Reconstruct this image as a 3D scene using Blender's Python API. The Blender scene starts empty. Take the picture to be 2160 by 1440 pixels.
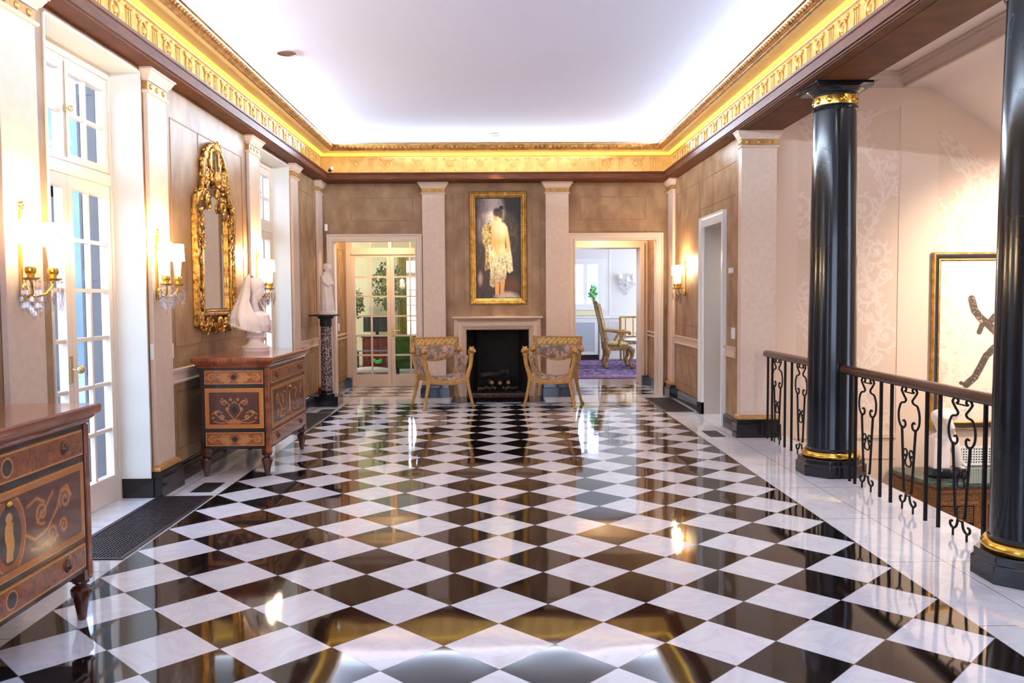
import bpy, math, random
import numpy as np
from mathutils import Vector, Matrix

random.seed(7)
rng = np.random.default_rng(7)
PI = math.pi
SC = bpy.context.scene
COL = SC.collection

# ------------------------------------------------------------------ camera
F_PX, YAW, PITCH, ROLL = 1780.4, .0169911, .0514927, -.0069396
_fw = Vector((math.sin(YAW)*math.cos(PITCH), math.cos(YAW)*math.cos(PITCH), -math.sin(PITCH)))
_rt = Vector((math.cos(YAW), -math.sin(YAW), 0))
_up = _rt.cross(_fw)
_r2 = math.cos(ROLL)*_rt + math.sin(ROLL)*_up
_u2 = -math.sin(ROLL)*_rt + math.cos(ROLL)*_up
cam = bpy.data.cameras.new('camera')
cam.sensor_width = 36
cam.lens = F_PX/2160*36
cam.clip_start = .05
cam_o = bpy.data.objects.new('camera', cam)
COL.objects.link(cam_o)
m4 = Matrix.Identity(4)
for k in range(3):
    m4[k][0] = _r2[k]; m4[k][1] = _u2[k]; m4[k][2] = -_fw[k]
m4.translation = Vector((0, 0, 1.5))
cam_o.matrix_world = m4
SC.camera = cam_o

# ------------------------------------------------------------------ view, world, lights
SC.view_settings.view_transform = 'Standard'
SC.view_settings.look = 'None'
SC.view_settings.exposure = 0.52
SC.view_settings.gamma = 1.0
SC.view_settings.use_curve_mapping = False
SC.cycles.use_denoising = True
SC.cycles.max_bounces = 9
SC.cycles.diffuse_bounces = 5
SC.cycles.glossy_bounces = 4
SC.cycles.transmission_bounces = 6
SC.cycles.transparent_max_bounces = 8
SC.cycles.caustics_reflective = False
SC.cycles.caustics_refractive = False
SC.cycles.sample_clamp_indirect = 6.0

W = bpy.data.worlds.new('sky')
SC.world = W
W.use_nodes = True
_bg = W.node_tree.nodes['Background']
_bg.inputs[0].default_value = (.58, .72, 1.0, 1)
_bg.inputs[1].default_value = 5.2

def light(name, kind, loc, energy, color, size=None, size_y=None, target=None, direction=None, **kw):
    d = bpy.data.lights.new(name, kind)
    d.energy = energy
    d.color = color
    if kind == 'AREA':
        d.shape = 'RECTANGLE'
        d.size = size; d.size_y = size_y or size
    elif size is not None:
        d.shadow_soft_size = size
    for k, v in kw.items():
        setattr(d, k, v)
    o = bpy.data.objects.new(name, d)
    COL.objects.link(o)
    o.location = loc
    if target is not None:
        direction = Vector(target) - Vector(loc)
    if direction is not None:
        o.rotation_euler = Vector(direction).to_track_quat('-Z', 'Y').to_euler()
    return o

def portal(loc, direction, sx, sy):
    o = light('daylight_portal', 'AREA', loc, 1, (1, 1, 1), sx, sy, direction=direction)
    o.data.cycles.is_portal = True
    return o

WARM = (1.0, .72, .42)
COVE = (.64, .80, 1.0)
YEL = (1.0, .66, .26)
# windows: the french doors of the left wall, the windows behind the camera, the stair window
for yc in (1.26, 5.74, 10.22):
    portal((-3.02, yc, 1.6), (1, 0, 0), 3.1, 1.3)
portal((0, -2.98, 1.7), (0, 1, 0), 4.2, 2.8)
portal((7.18, 4.4, 1.55), (-1, 0, 0), 4.1, 1.4)
portal((-1.57, 19.48, 1.5), (0, -1, 0), 1.15, 1.8)
portal((2.02, 20.64, 1.82), (0, -1, 0), .94, 1.06)
# cove strips hidden on top of the cornice, washing the ceiling
CO = 540
light('cove_strip_left', 'AREA', (-2.52, 5.3, 3.768), CO*1.25, COVE, 14.6, .04, direction=(1, 0, .10))
light('cove_strip_right', 'AREA', (2.52, 5.3, 3.768), CO*1.25, COVE, 14.6, .04, direction=(-1, 0, .10))
light('cove_strip_back', 'AREA', (0, 12.54, 3.768), CO*.5, COVE, 4.8, .04, direction=(0, -1, .10))
# rope lights lying in the ledge under the gilded frieze
RO = 4
light('ledge_strip_left', 'AREA', (-2.51, 5.3, 3.352), RO, YEL, 14.6, .05, direction=(.05, 0, 1))
light('ledge_strip_right', 'AREA', (2.51, 5.3, 3.352), RO, YEL, 14.6, .05, direction=(-.05, 0, 1))
light('ledge_strip_back', 'AREA', (0, 12.53, 3.352), RO*1.0, YEL, 4.9, .05, direction=(0, -.05, 1))
# the two recessed ceiling lights
light('downlight_beam', 'SPOT', (-.02, 12.05, 3.79), 230, (1, .84, .58), .04, target=(.02, 12.85, 2.25), spot_size=.62, spot_blend=.9)
light('downlight_beam', 'SPOT', (-1.95, 8.06, 3.79), 60, (1, .82, .6), .04, target=(-2.45, 8.0, 1.6), spot_size=1.1, spot_blend=.7)
# lamps of the two vestibules and added fill for the rooms beyond
light('vestibule_lamp', 'POINT', (-1.85, 13.5, 2.6), 42, WARM, .04)
light('vestibule_lamp', 'POINT', (1.8, 13.5, 2.6), 42, WARM, .04)
portal((5.98, 17.6, 1.5), (-1, 0, 0), 2.4, 4.0)  # unseen opening in the dining room's right wall, added for daylight
portal((-5.98, 17.0, 1.5), (1, 0, 0), 2.4, 3.0)  # likewise an added opening, out of view in the sitting room's left wall
light('sitting_room_fill', 'POINT', (-4.7, 17.2, 2.3), 170, (1, .93, .78), .12)  # fill light added out of sight to brighten the sitting room
light('dining_room_fill', 'POINT', (4.9, 17.6, 2.6), 75, (1, .93, .86), .12)  # extra point light outside the view, added to lift the dining room
# accent light over the stair picture and the passage light
light('picture_accent', 'SPOT', (5.6, 7.4, 2.85), 330, (1, .86, .70), .08, target=(5.7, 9.02, 1.0), spot_size=2.0, spot_blend=1.0)
light('stair_lamp', 'AREA', (3.75, 5.2, 3.8), 120, (1, .90, .78), 1.0, 4.0, direction=(.12, .1, -1))
light('passage_lamp', 'AREA', (3.6, 10.3, 2.3), 12, (1, .93, .85), .5, .5, direction=(0, 0, -1))

# ------------------------------------------------------------------ helpers
def S(r, g, b):
    f = lambda c: (c/255/12.92) if c/255 <= .04045 else ((c/255+.055)/1.055)**2.4
    return (f(r), f(g), f(b), 1)

def newmat(name):
    m = bpy.data.materials.new(name)
    m.use_nodes = True
    nt = m.node_tree
    for n in list(nt.nodes):
        if n.type != 'OUTPUT_MATERIAL':
            nt.nodes.remove(n)
    return m, nt, nt.nodes['Material Output']

def nd(nt, kind, **ins):
    n = nt.nodes.new('ShaderNode'+kind)
    for k, v in ins.items():
        n.inputs[k.replace('_', ' ')].default_value = v
    return n

def coord(nt, kind, scale=(1, 1, 1)):
    if kind == 'pos':
        out = nt.nodes.new('ShaderNodeNewGeometry').outputs['Position']
    else:
        out = nt.nodes.new('ShaderNodeTexCoord').outputs['Object']
    mp = nt.nodes.new('ShaderNodeMapping')
    mp.inputs['Scale'].default_value = scale
    nt.links.new(out, mp.inputs['Vector'])
    return mp.outputs['Vector']

def pbr(name, c1, c2=None, scale=6, rough=.5, metal=0, bump=0, bscale=40, kind='pos', stretch=(1, 1, 1), detail=6,
        lo=.35, hi=.65, spec=.5, rvar=0, distort=0, emit=None, estr=0, coat=0, sss=0):
    m, nt, out = newmat(name)
    b = nd(nt, 'BsdfPrincipled', Roughness=rough, Metallic=metal)
    b.inputs['Specular IOR Level'].default_value = spec
    b.inputs['Base Color'].default_value = c1
    if coat:
        b.inputs['Coat Weight'].default_value = coat
        b.inputs['Coat Roughness'].default_value = .06
    if emit:
        b.inputs['Emission Color'].default_value = emit
        b.inputs['Emission Strength'].default_value = estr
    v = None
    if c2 or bump or rvar:
        v = coord(nt, kind, stretch)
    if c2:
        n = nd(nt, 'TexNoise', Scale=scale, Detail=detail, Distortion=distort)
        nt.links.new(v, n.inputs['Vector'])
        r = nt.nodes.new('ShaderNodeValToRGB')
        r.color_ramp.elements[0].position = lo; r.color_ramp.elements[0].color = c1
        r.color_ramp.elements[1].position = hi; r.color_ramp.elements[1].color = c2
        nt.links.new(n.outputs['Fac'], r.inputs['Fac'])
        nt.links.new(r.outputs['Color'], b.inputs['Base Color'])
    if bump:
        n2 = nd(nt, 'TexNoise', Scale=bscale, Detail=4)
        nt.links.new(v, n2.inputs['Vector'])
        bp = nd(nt, 'Bump', Strength=bump, Distance=.01)
        nt.links.new(n2.outputs['Fac'], bp.inputs['Height'])
        nt.links.new(bp.outputs['Normal'], b.inputs['Normal'])
    nt.links.new(b.outputs['BSDF'], out.inputs['Surface'])
    return m

def attrmat(name, rough=.4, spec=.5, coat=0, bump=0):
    m, nt, out = newmat(name)
    b = nd(nt, 'BsdfPrincipled', Roughness=rough)
    b.inputs['Specular IOR Level'].default_value = spec
    if coat:
        b.inputs['Coat Weight'].default_value = coat
        b.inputs['Coat Roughness'].default_value = .08
    a = nt.nodes.new('ShaderNodeVertexColor'); a.layer_name = 'Col'
    nt.links.new(a.outputs['Color'], b.inputs['Base Color'])
    if bump:
        n2 = nd(nt, 'TexNoise', Scale=bump, Detail=3)
        nt.links.new(coord(nt, 'obj'), n2.inputs['Vector'])
        bp = nd(nt, 'Bump', Strength=.25, Distance=.01)
        nt.links.new(n2.outputs['Fac'], bp.inputs['Height'])
        nt.links.new(bp.outputs['Normal'], b.inputs['Normal'])
    nt.links.new(b.outputs['BSDF'], out.inputs['Surface'])
    return m

class MB:
    """collects shapes into one mesh"""
    def __init__(s):
        s.v = []; s.f = []; s.mi = []
    def add(s, vs, fs, mi=0):
        o = len(s.v)
        s.v += [tuple(p) for p in vs]
        s.f += [tuple(i+o for i in f) for f in fs]
        s.mi += [mi]*len(fs)
        return s
    def box(s, x0, x1, y0, y1, z0, z1, mi=0):
        x0, x1 = min(x0, x1), max(x0, x1); y0, y1 = min(y0, y1), max(y0, y1); z0, z1 = min(z0, z1), max(z0, z1)
        vs = [(x, y, z) for z in (z0, z1) for y in (y0, y1) for x in (x0, x1)]
        return s.add(vs, [(0, 2, 3, 1), (4, 5, 7, 6), (0, 1, 5, 4), (2, 6, 7, 3), (0, 4, 6, 2), (1, 3, 7, 5)], mi)
    def quad(s, a, b, c, d, mi=0):
        return s.add([a, b, c, d], [(0, 1, 2, 3)], mi)
    def prism(s, poly, axis, a, b, mi=0):
        n = len(poly)
        if axis == 'z': g = lambda p, h: (p[0], p[1], h)
        elif axis == 'y': g = lambda p, h: (p[0], h, p[1])
        else: g = lambda p, h: (h, p[0], p[1])
        vs = [g(p, a) for p in poly]+[g(p, b) for p in poly]
        fs = [tuple(range(n-1, -1, -1)), tuple(range(n, 2*n))]
        fs += [(i, (i+1) % n, n+(i+1) % n, n+i) for i in range(n)]
        return s.add(vs, fs, mi)
    def lathe(s, prof, c=(0, 0, 0), seg=24, axis='z', mi=0, sx=1, sy=1, rot=0):
        vs = []; fs = []
        n = len(prof)
        for r, h in prof:
            for k in range(seg):
                t = 2*PI*k/seg+rot
                p = (r*math.cos(t)*sx, r*math.sin(t)*sy, h)
                if axis == 'y': p = (p[0], p[2], p[1])
                elif axis == 'x': p = (p[2], p[0], p[1])
                vs.append((p[0]+c[0], p[1]+c[1], p[2]+c[2]))
        for i in range(n-1):
            for k in range(seg):
                a, b = i*seg+k, i*seg+(k+1) % seg
                fs.append((a, b, b+seg, a+seg))
        if prof[0][0] > 1e-6: fs.append(tuple(range(seg-1, -1, -1)))
        if prof[-1][0] > 1e-6: fs.append(tuple(range((n-1)*seg, n*seg)))
        return s.add(vs, fs, mi)
    def ell(s, c, r, seg=12, rings=7, mi=0, M=None):
        if not hasattr(r, '__len__'): r = (r, r, r)
        vs = [(0, 0, -1)]; fs = []
        for i in range(1, rings):
            ph = -PI/2+PI*i/rings
            for k in range(seg):
                t = 2*PI*k/seg
                vs.append((math.cos(ph)*math.cos(t), math.cos(ph)*math.sin(t), math.sin(ph)))
        vs.append((0, 0, 1))
        for k in range(seg): fs.append((0, 1+(k+1) % seg, 1+k))
        for i in range(rings-2):
            for k in range(seg):
                a = 1+i*seg+k; b = 1+i*seg+(k+1) % seg
                fs.append((a, b, b+seg, a+seg))
        L = len(vs)-1
        for k in range(seg): fs.append((L, L-seg+k, L-seg+(k+1) % seg))
        out = []
        for p in vs:
            q = Vector((p[0]*r[0], p[1]*r[1], p[2]*r[2]))
            if M is not None: q = M @ q
            out.append((q.x+c[0], q.y+c[1], q.z+c[2]))
        return s.add(out, fs, mi)
    def tube(s, pts, r, seg=8, mi=0, flat=1.0, closed=False, up=None):
        pts = [Vector(p) for p in pts]
        n = len(pts)
        if not hasattr(r, '__len__'): r = [r]*n
        vs = []; fs = []
        ref = None
        for i, p in enumerate(pts):
            if closed: t = pts[(i+1) % n]-pts[i-1]
            else: t = pts[min(i+1, n-1)]-pts[max(i-1, 0)]
            if t.length < 1e-9: t = Vector((0, 0, 1))
            t.normalize()
            if ref is None:
                ref = Vector(up) if up else (Vector((0, 0, 1)) if abs(t.z) < .9 else Vector((1, 0, 0)))
            a = ref-t*ref.dot(t)
            if a.length < 1e-6: a = t.orthogonal()
            a.normalize(); ref = a
            b = t.cross(a)
            for k in range(seg):
                th = 2*PI*(k+.5)/seg
                q = p+a*(math.cos(th)*r[i])+b*(math.sin(th)*r[i]*flat)
                vs.append(q)
        rngn = n if closed else n-1
        for i in range(rngn):
            for k in range(seg):
                a0 = i*seg+k; b0 = i*seg+(k+1) % seg
                c0 = ((i+1) % n)*seg+(k+1) % seg; d0 = ((i+1) % n)*seg+k
                fs.append((a0, b0, c0, d0))
        if not closed:
            fs.append(tuple(range(seg-1, -1, -1))); fs.append(tuple(range((n-1)*seg, n*seg)))
        return s.add(vs, fs, mi)
    def ring(s, rect, prof, g, sides=(1, 1, 1, 1), mi=0, close=False, cap=False):
        """profile (outset d, height h) swept round the rectangle (a0,a1,b0,b1); g(a,b,h) places it"""
        a0, a1, b0, b1 = rect
        vs = []
        for d, h in prof:
            l, r_, lo, hi = d*sides[0], d*sides[1], d*sides[2], d*sides[3]
            vs += [g(a0-l, b0-lo, h), g(a1+r_, b0-lo, h), g(a1+r_, b1+hi, h), g(a0-l, b1+hi, h)]
        fs = []
        n = len(prof)
        for i in range(n if close else n-1):
            j = (i+1) % n
            for k in range(4):
                fs.append((4*i+k, 4*i+(k+1) % 4, 4*j+(k+1) % 4, 4*j+k))
        if cap:
            fs.append((3, 2, 1, 0)); fs.append(tuple(4*(n-1)+k for k in range(4)))
        return s.add(vs, fs, mi)
    def loft(s, rings, mi=0, caps=True):
        n = len(rings[0]); vs = [p for r in rings for p in r]; fs = []
        for i in range(len(rings)-1):
            for k in range(n):
                a = i*n+k; b = i*n+(k+1) % n
                fs.append((a, b, b+n, a+n))
        if caps:
            fs.append(tuple(range(n-1, -1, -1))); fs.append(tuple(range((len(rings)-1)*n, len(rings)*n)))
        return s.add(vs, fs, mi)
    def mesh(s, name, mats, angle=38):
        me = bpy.data.meshes.new(name)
        me.from_pydata([tuple(p) for p in s.v], [], s.f)
        if not isinstance(mats, (list, tuple)): mats = [mats]
        for m in mats: me.materials.append(m)
        if len(mats) > 1: me.polygons.foreach_set('material_index', s.mi)
        me.validate(); me.update()
        import bmesh
        bm = bmesh.new(); bm.from_mesh(me)
        bmesh.ops.recalc_face_normals(bm, faces=bm.faces)
        bm.to_mesh(me); bm.free()
        me.polygons.foreach_set('use_smooth', [True]*len(me.polygons))
        me.set_sharp_from_angle(angle=math.radians(angle))
        return me
    def build(s, name, mats, parent=None, bevel=0, loc=None, angle=38, remesh=0, smooth=0):
        me = s.mesh(name, mats, angle)
        o = bpy.data.objects.new(name, me)
        COL.objects.link(o)
        if parent: o.parent = parent
        if loc: o.location = loc
        if bevel:
            b = o.modifiers.new('bevel', 'BEVEL'); b.width = bevel; b.segments = 2
            b.limit_method = 'ANGLE'; b.angle_limit = math.radians(40)
        if remesh:
            r = o.modifiers.new('remesh', 'REMESH'); r.mode = 'VOXEL'; r.voxel_size = remesh; r.use_smooth_shade = True
        if smooth:
            q = o.modifiers.new('smooth', 'SMOOTH'); q.factor = .5; q.iterations = smooth
        return o

def tag(o, label, cat, group=None, kind=None):
    o['label'] = label; o['category'] = cat
    if group: o['group'] = group
    if kind: o['kind'] = kind
    return o

def thing(name, label, cat, loc=(0, 0, 0), rz=0, group=None):
    o = bpy.data.objects.new(name, None)
    o.empty_display_size = .1
    COL.objects.link(o)
    o.location = loc; o.rotation_euler = (0, 0, rz)
    return tag(o, label, cat, group)

def struct(name, mb, mats, parent=None, bevel=0, angle=38):
    o = mb.build(name, mats, parent, bevel, angle=angle)
    if parent is None: o['kind'] = 'structure'
    return o

def sroot(name, loc=(0, 0, 0)):
    o = bpy.data.objects.new(name, None)
    COL.objects.link(o); o.location = loc; o['kind'] = 'structure'
    return o

def dup(root, loc, rz, label, group=None):
    r = root.copy(); COL.objects.link(r); r.location = loc; r.rotation_euler = (0, 0, rz)
    r['label'] = label
    if group: r['group'] = group
    for ch in list(root.children):
        c = ch.copy(); COL.objects.link(c); c.parent = r
        for g in list(ch.children):
            e = g.copy(); COL.objects.link(e); e.parent = c
    return r

def painted(name, w, h, nx, ny, fn, place, mat, parent=None, thick=.006, flat=True):
    """a flat panel w x h whose pattern (inlay, weave, paint) is its own colour; place(a,b,d) -> xyz, d towards the viewer"""
    a = np.linspace(0, w, nx+1); b = np.linspace(0, h, ny+1)
    A, B = np.meshgrid(a, b)
    Cc = np.clip(fn(A.ravel(), B.ravel()), 0, 1)
    vs = [place(x, y, thick) for x, y in zip(A.ravel(), B.ravel())]
    fs = []
    for j in range(ny):
        for i in range(nx):
            k = j*(nx+1)+i
            fs.append((k, k+1, k+nx+2, k+nx+1))
    n0 = len(vs)
    c = (0, nx, (ny+1)*(nx+1)-1, ny*(nx+1))
    if flat:
        vs += [place(0, 0, 0), place(w, 0, 0), place(w, h, 0), place(0, h, 0)]
        for k in range(4):
            fs.append((c[k], c[(k+1) % 4], n0+(k+1) % 4, n0+k))
        fs.append((n0, n0+1, n0+2, n0+3))
    me = bpy.data.meshes.new(name)
    me.from_pydata(vs, [], fs)
    me.materials.append(mat)
    at = me.color_attributes.new('Col', 'FLOAT_COLOR', 'POINT')
    full = np.ones((len(vs), 4), np.float32)
    full[:n0, :3] = Cc
    if flat:
        for k in range(4): full[n0+k, :3] = Cc[c[k]]
    at.data.foreach_set('color', full.ravel())
    me.update()
    o = bpy.data.objects.new(name, me)
    COL.objects.link(o)
    if parent: o.parent = parent
    return o

def l3(r, g, b): return np.array(S(r, g, b)[:3])
def blend(C, mask, col):
    m = np.clip(mask, 0, 1)[:, None]
    return C*(1-m)+np.asarray(col)*m
def strokes(A, B, lines, width, soft=.25):
    """coverage of polylines [(x,y)...] of given half-width"""
    d = np.full(A.shape, 9.0)
    for L in lines:
        for (x0, y0), (x1, y1) in zip(L[:-1], L[1:]):
            dx, dy = x1-x0, y1-y0
            t = np.clip(((A-x0)*dx+(B-y0)*dy)/(dx*dx+dy*dy+1e-12), 0, 1)
            d = np.minimum(d, np.hypot(A-x0-t*dx, B-y0-t*dy))
    return np.clip((width-d)/(width*soft)+.5, 0, 1)
def spiral(cx, cy, r0, r1, a0, turns, n=26):
    return [(cx+(r0+(r1-r0)*k/n)*math.cos(a0+turns*2*PI*k/n), cy+(r0+(r1-r0)*k/n)*math.sin(a0+turns*2*PI*k/n)) for k in range(n+1)]
def vnoise(A, B, s, seed=0):
    """smooth value noise, 0..1"""
    r = np.random.default_rng(seed); T = r.random((64, 64))
    x = A*s; y = B*s
    i = np.floor(x).astype(int); j = np.floor(y).astype(int)
    u = x-i; v = y-j; u = u*u*(3-2*u); v = v*v*(3-2*v)
    g = lambda p, q: T[p % 64, q % 64]
    return (g(i, j)*(1-u)+g(i+1, j)*u)*(1-v)+(g(i, j+1)*(1-u)+g(i+1, j+1)*u)*v

gz = lambda a, b, h: (a, b, h)
gy = lambda y0: (lambda a, b, h: (a, y0-h, b))          # on a wall facing the camera (-y)
gx = lambda x0: (lambda a, b, h: (x0+h, a, b))          # on the left wall (facing +x)
gxr = lambda x0: (lambda a, b, h: (x0-h, a, b))         # on the right wall (facing -x)

# ------------------------------------------------------------------ materials
M_wall = pbr('travertine_plaster', S(138, 100, 66), S(174, 140, 102), 4.6, .5, bump=.06, bscale=30, stretch=(1, 1, .7), detail=12, lo=.3, hi=.66, distort=.3)
M_groove = pbr('scored_joint', S(150, 108, 76), rough=.6)
M_pil = pbr('pale_limestone', S(220, 194, 172), S(227, 201, 179), 22, .5, bump=.04, bscale=90)
M_white = pbr('cream_paint', S(228, 210, 192), rough=.35)
M_reveal = pbr('reveal_paint', S(222, 222, 214), rough=.45)
M_white2 = pbr('white_paint', S(238, 238, 236), rough=.4)
M_ceil = pbr('ceiling_paint', S(231, 235, 255), rough=.8)
M_brown = pbr('stained_oak', S(80, 40, 18), S(104, 55, 27), 5, .55, spec=.22, stretch=(1, 1, 8), bump=.03)
M_gold = pbr('gilding', S(226, 178, 92), S(206, 152, 66), 18, .34, .8, bump=.12, bscale=70)
M_goldsoft = pbr('aged_gilding', S(206, 160, 82), S(165, 118, 54), 14, .42, .9, bump=.15, bscale=50)
M_goldpaint = pbr('gold_paint', S(205, 160, 95), S(180, 130, 70), 25, .4, .35, bump=.1, bscale=60, kind='obj')
M_brass = pbr('brass', S(232, 186, 84), rough=.22, metal=1)
M_oldbrass = pbr('pale_old_brass', S(206, 186, 140), rough=.35, metal=.8)
M_iron = pbr('wrought_iron', S(13, 10, 11), rough=.6, spec=.25, bump=.1, bscale=120, kind='obj')
M_ebony = pbr('ebony', S(34, 22, 22), S(46, 30, 28), 20, .25, kind='obj', coat=.4)
M_maho = pbr('mahogany', S(112, 50, 24), S(154, 80, 38), 12, .2, kind='obj', stretch=(1, .3, 1), coat=.6)
M_leg = pbr('turned_mahogany', S(66, 28, 20), S(84, 38, 24), 12, .18, kind='obj', coat=.6)
M_rail = pbr('walnut_handrail', S(66, 36, 27), S(84, 48, 36), 8, .3, stretch=(4, .4, 4), coat=.4)
M_white_marble = pbr('statuary_marble', S(246, 234, 226), S(238, 222, 212), 8, .38, kind='obj')
M_blackmirror = pbr('soot_brick', S(34, 26, 20), S(20, 15, 12), 12, .8, bump=.3, bscale=25)
M_ash = pbr('ash', S(120, 92, 80), S(60, 48, 44), 40, .95)
M_log = pbr('bark', S(74, 58, 48), S(40, 30, 26), 18, .9, bump=.6, bscale=30, kind='obj')
M_logend = pbr('cut_wood', S(190, 160, 110), S(150, 110, 70), 20, .8, kind='obj')
M_granite = pbr('speckled_granite', S(62, 52, 56), S(178, 150, 140), 38, .2, kind='obj', lo=.45, hi=.62, detail=3)
M_green_marble = pbr('green_marble', S(44, 62, 56), S(96, 112, 104), 7, .12, kind='obj', distort=2)
M_plate = pbr('switch_plate', S(246, 244, 240), rough=.3)
M_dark = pbr('dark_void', S(22, 20, 24), rough=.6)
M_steel = pbr('grate_metal', S(70, 66, 70), rough=.4, metal=.6)
M_mirror = pbr('mirror_silver', S(236, 238, 232), rough=.02, metal=1)
M_canvas = attrmat('oil_paint', .45, bump=120)
M_inlay = attrmat('marquetry', .25, coat=.5)
M_damask = attrmat('damask_paper', .6)
M_rug = attrmat('woven_wool', .95, .1)
M_tap = attrmat('tapestry', .85, .2, bump=260)
M_carved = attrmat('carved_gilt', .38, .6)
M_stairpaper = pbr('plain_wallpaper', S(228, 202, 178), rough=.6)

def marble_floor(name, ox, oy, x_half, y_end, y_start=-50):
    """black and white marble laid on the diagonal, white marble outside the field"""
    m, nt, out = newmat(name)
    N = nt.nodes; L = nt.links
    pos = N.new('ShaderNodeNewGeometry').outputs['Position']
    sep = N.new('ShaderNodeSeparateXYZ'); L.new(pos, sep.inputs[0])
    def mth(op, a, b=None):
        n = N.new('ShaderNodeMath'); n.operation = op
        for i, v in enumerate((a, b)):
            if v is None: continue
            if isinstance(v, (int, float)): n.inputs[i].default_value = v
            else: L.new(v, n.inputs[i])
        return n.outputs[0]
    H = .24095
    u = mth('DIVIDE', mth('SUBTRACT', sep.outputs[0], ox), H)
    v = mth('DIVIDE', mth('SUBTRACT', sep.outputs[1], oy), H)
    a = mth('MULTIPLY', mth('ADD', u, v), .5)
    b = mth('MULTIPLY', mth('SUBTRACT', u, v), .5)
    fa = mth('FLOOR', a); fb = mth('FLOOR', b)
    par = mth('FLOORED_MODULO', mth('ADD', fa, fb), 2.0)          # 1 = white
    infld = mth('MULTIPLY', mth('LESS_THAN', mth('ABSOLUTE', sep.outputs[0]), x_half), mth('LESS_THAN', sep.outputs[1], y_end))
    infld = mth('MULTIPLY', infld, mth('GREATER_THAN', sep.outputs[1], y_start))
    black = mth('MULTIPLY', infld, mth('SUBTRACT', 1.0, par))
    # joints
    def edge(x, w):
        fr = mth('FRACT', x)
        return mth('LESS_THAN', mth('MINIMUM', fr, mth('SUBTRACT', 1.0, fr)), w)
    jt = mth('MULTIPLY', infld, mth('MAXIMUM', edge(a, .005), edge(b, .005)))
    bj = mth('MAXIMUM', edge(mth('DIVIDE', sep.outputs[1], .93), .003), mth('LESS_THAN', mth('ABSOLUTE', mth('SUBTRACT', mth('ABSOLUTE', sep.outputs[0]), 2.51)), .003))
    bj = mth('MAXIMUM', bj, mth('LESS_THAN', mth('ABSOLUTE', mth('SUBTRACT', mth('ABSOLUTE', sep.outputs[0]), x_half)), .004))
    bj = mth('MULTIPLY', mth('SUBTRACT', 1.0, infld), bj)
    # per tile offset for the veins
    cmb = N.new('ShaderNodeCombineXYZ'); L.new(fa, cmb.inputs[0]); L.new(fb, cmb.inputs[1])
    wn = N.new('ShaderNodeTexWhiteNoise'); L.new(cmb.outputs[0], wn.inputs['Vector'])
    add = N.new('ShaderNodeVectorMath'); add.operation = 'MULTIPLY_ADD'
    L.new(wn.outputs['Color'], add.inputs[0]); add.inputs[1].default_value = (9, 9, 9); L.new(pos, add.inputs[2])
    nz = nd(nt, 'TexNoise', Scale=2.6, Detail=9, Distortion=1.6, Roughness=.6); L.new(add.outputs[0], nz.inputs['Vector'])
    rw = N.new('ShaderNodeValToRGB')
    els = rw.color_ramp.elements
    els[0].position = .40; els[0].color = S(241, 247, 255)
    els[1].position = .50; els[1].color = S(232, 233, 246)
    e = els.new(.56); e.color = S(239, 245, 255)
    L.new(nz.outputs['Fac'], rw.inputs['Fac'])
    tint = nd(nt, 'HueSaturation'); L.new(rw.outputs['Color'], tint.inputs['Color'])
    val = mth('ADD', .93, mth('MULTIPLY', wn.outputs['Value'], .07)); L.new(val, tint.inputs['Value'])
    nb = nd(nt, 'TexNoise', Scale=3, Detail=8, Distortion=3); L.new(add.outputs[0], nb.inputs['Vector'])
    rb = N.new('ShaderNodeValToRGB')
    rb.color_ramp.elements[0].position = .45; rb.color_ramp.elements[0].color = S(24, 18, 18)
    rb.color_ramp.elements[1].position = .7; rb.color_ramp.elements[1].color = S(38, 28, 26)
    L.new(nb.outputs['Fac'], rb.inputs['Fac'])
    def mix(f, c1, c2):
        n = N.new('ShaderNodeMix'); n.data_type = 'RGBA'
        L.new(f, n.inputs[0])
        for i, c in ((6, c1), (7, c2)):
            if isinstance(c, tuple): n.inputs[i].default_value = c
            else: L.new(c, n.inputs[i])
        return n.outputs[2]
    c = mix(black, tint.outputs['Color'], rb.outputs['Color'])
    c = mix(jt, c, S(120, 108, 112))
    c = mix(bj, c, S(150, 136, 124))
    bs = nd(nt, 'BsdfPrincipled', Roughness=.045)
    bs.inputs['Specular IOR Level'].default_value = .62
    L.new(c, bs.inputs['Base Color'])
    # slight dishing of each polished tile
    wob = nd(nt, 'TexNoise', Scale=2.2, Detail=1); L.new(add.outputs[0], wob.inputs['Vector'])
    bp = nd(nt, 'Bump', Strength=.05, Distance=.05); L.new(wob.outputs['Fac'], bp.inputs['Height'])
    L.new(bp.outputs['Normal'], bs.inputs['Normal'])
    L.new(bs.outputs['BSDF'], out.inputs['Surface'])
    return m

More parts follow.
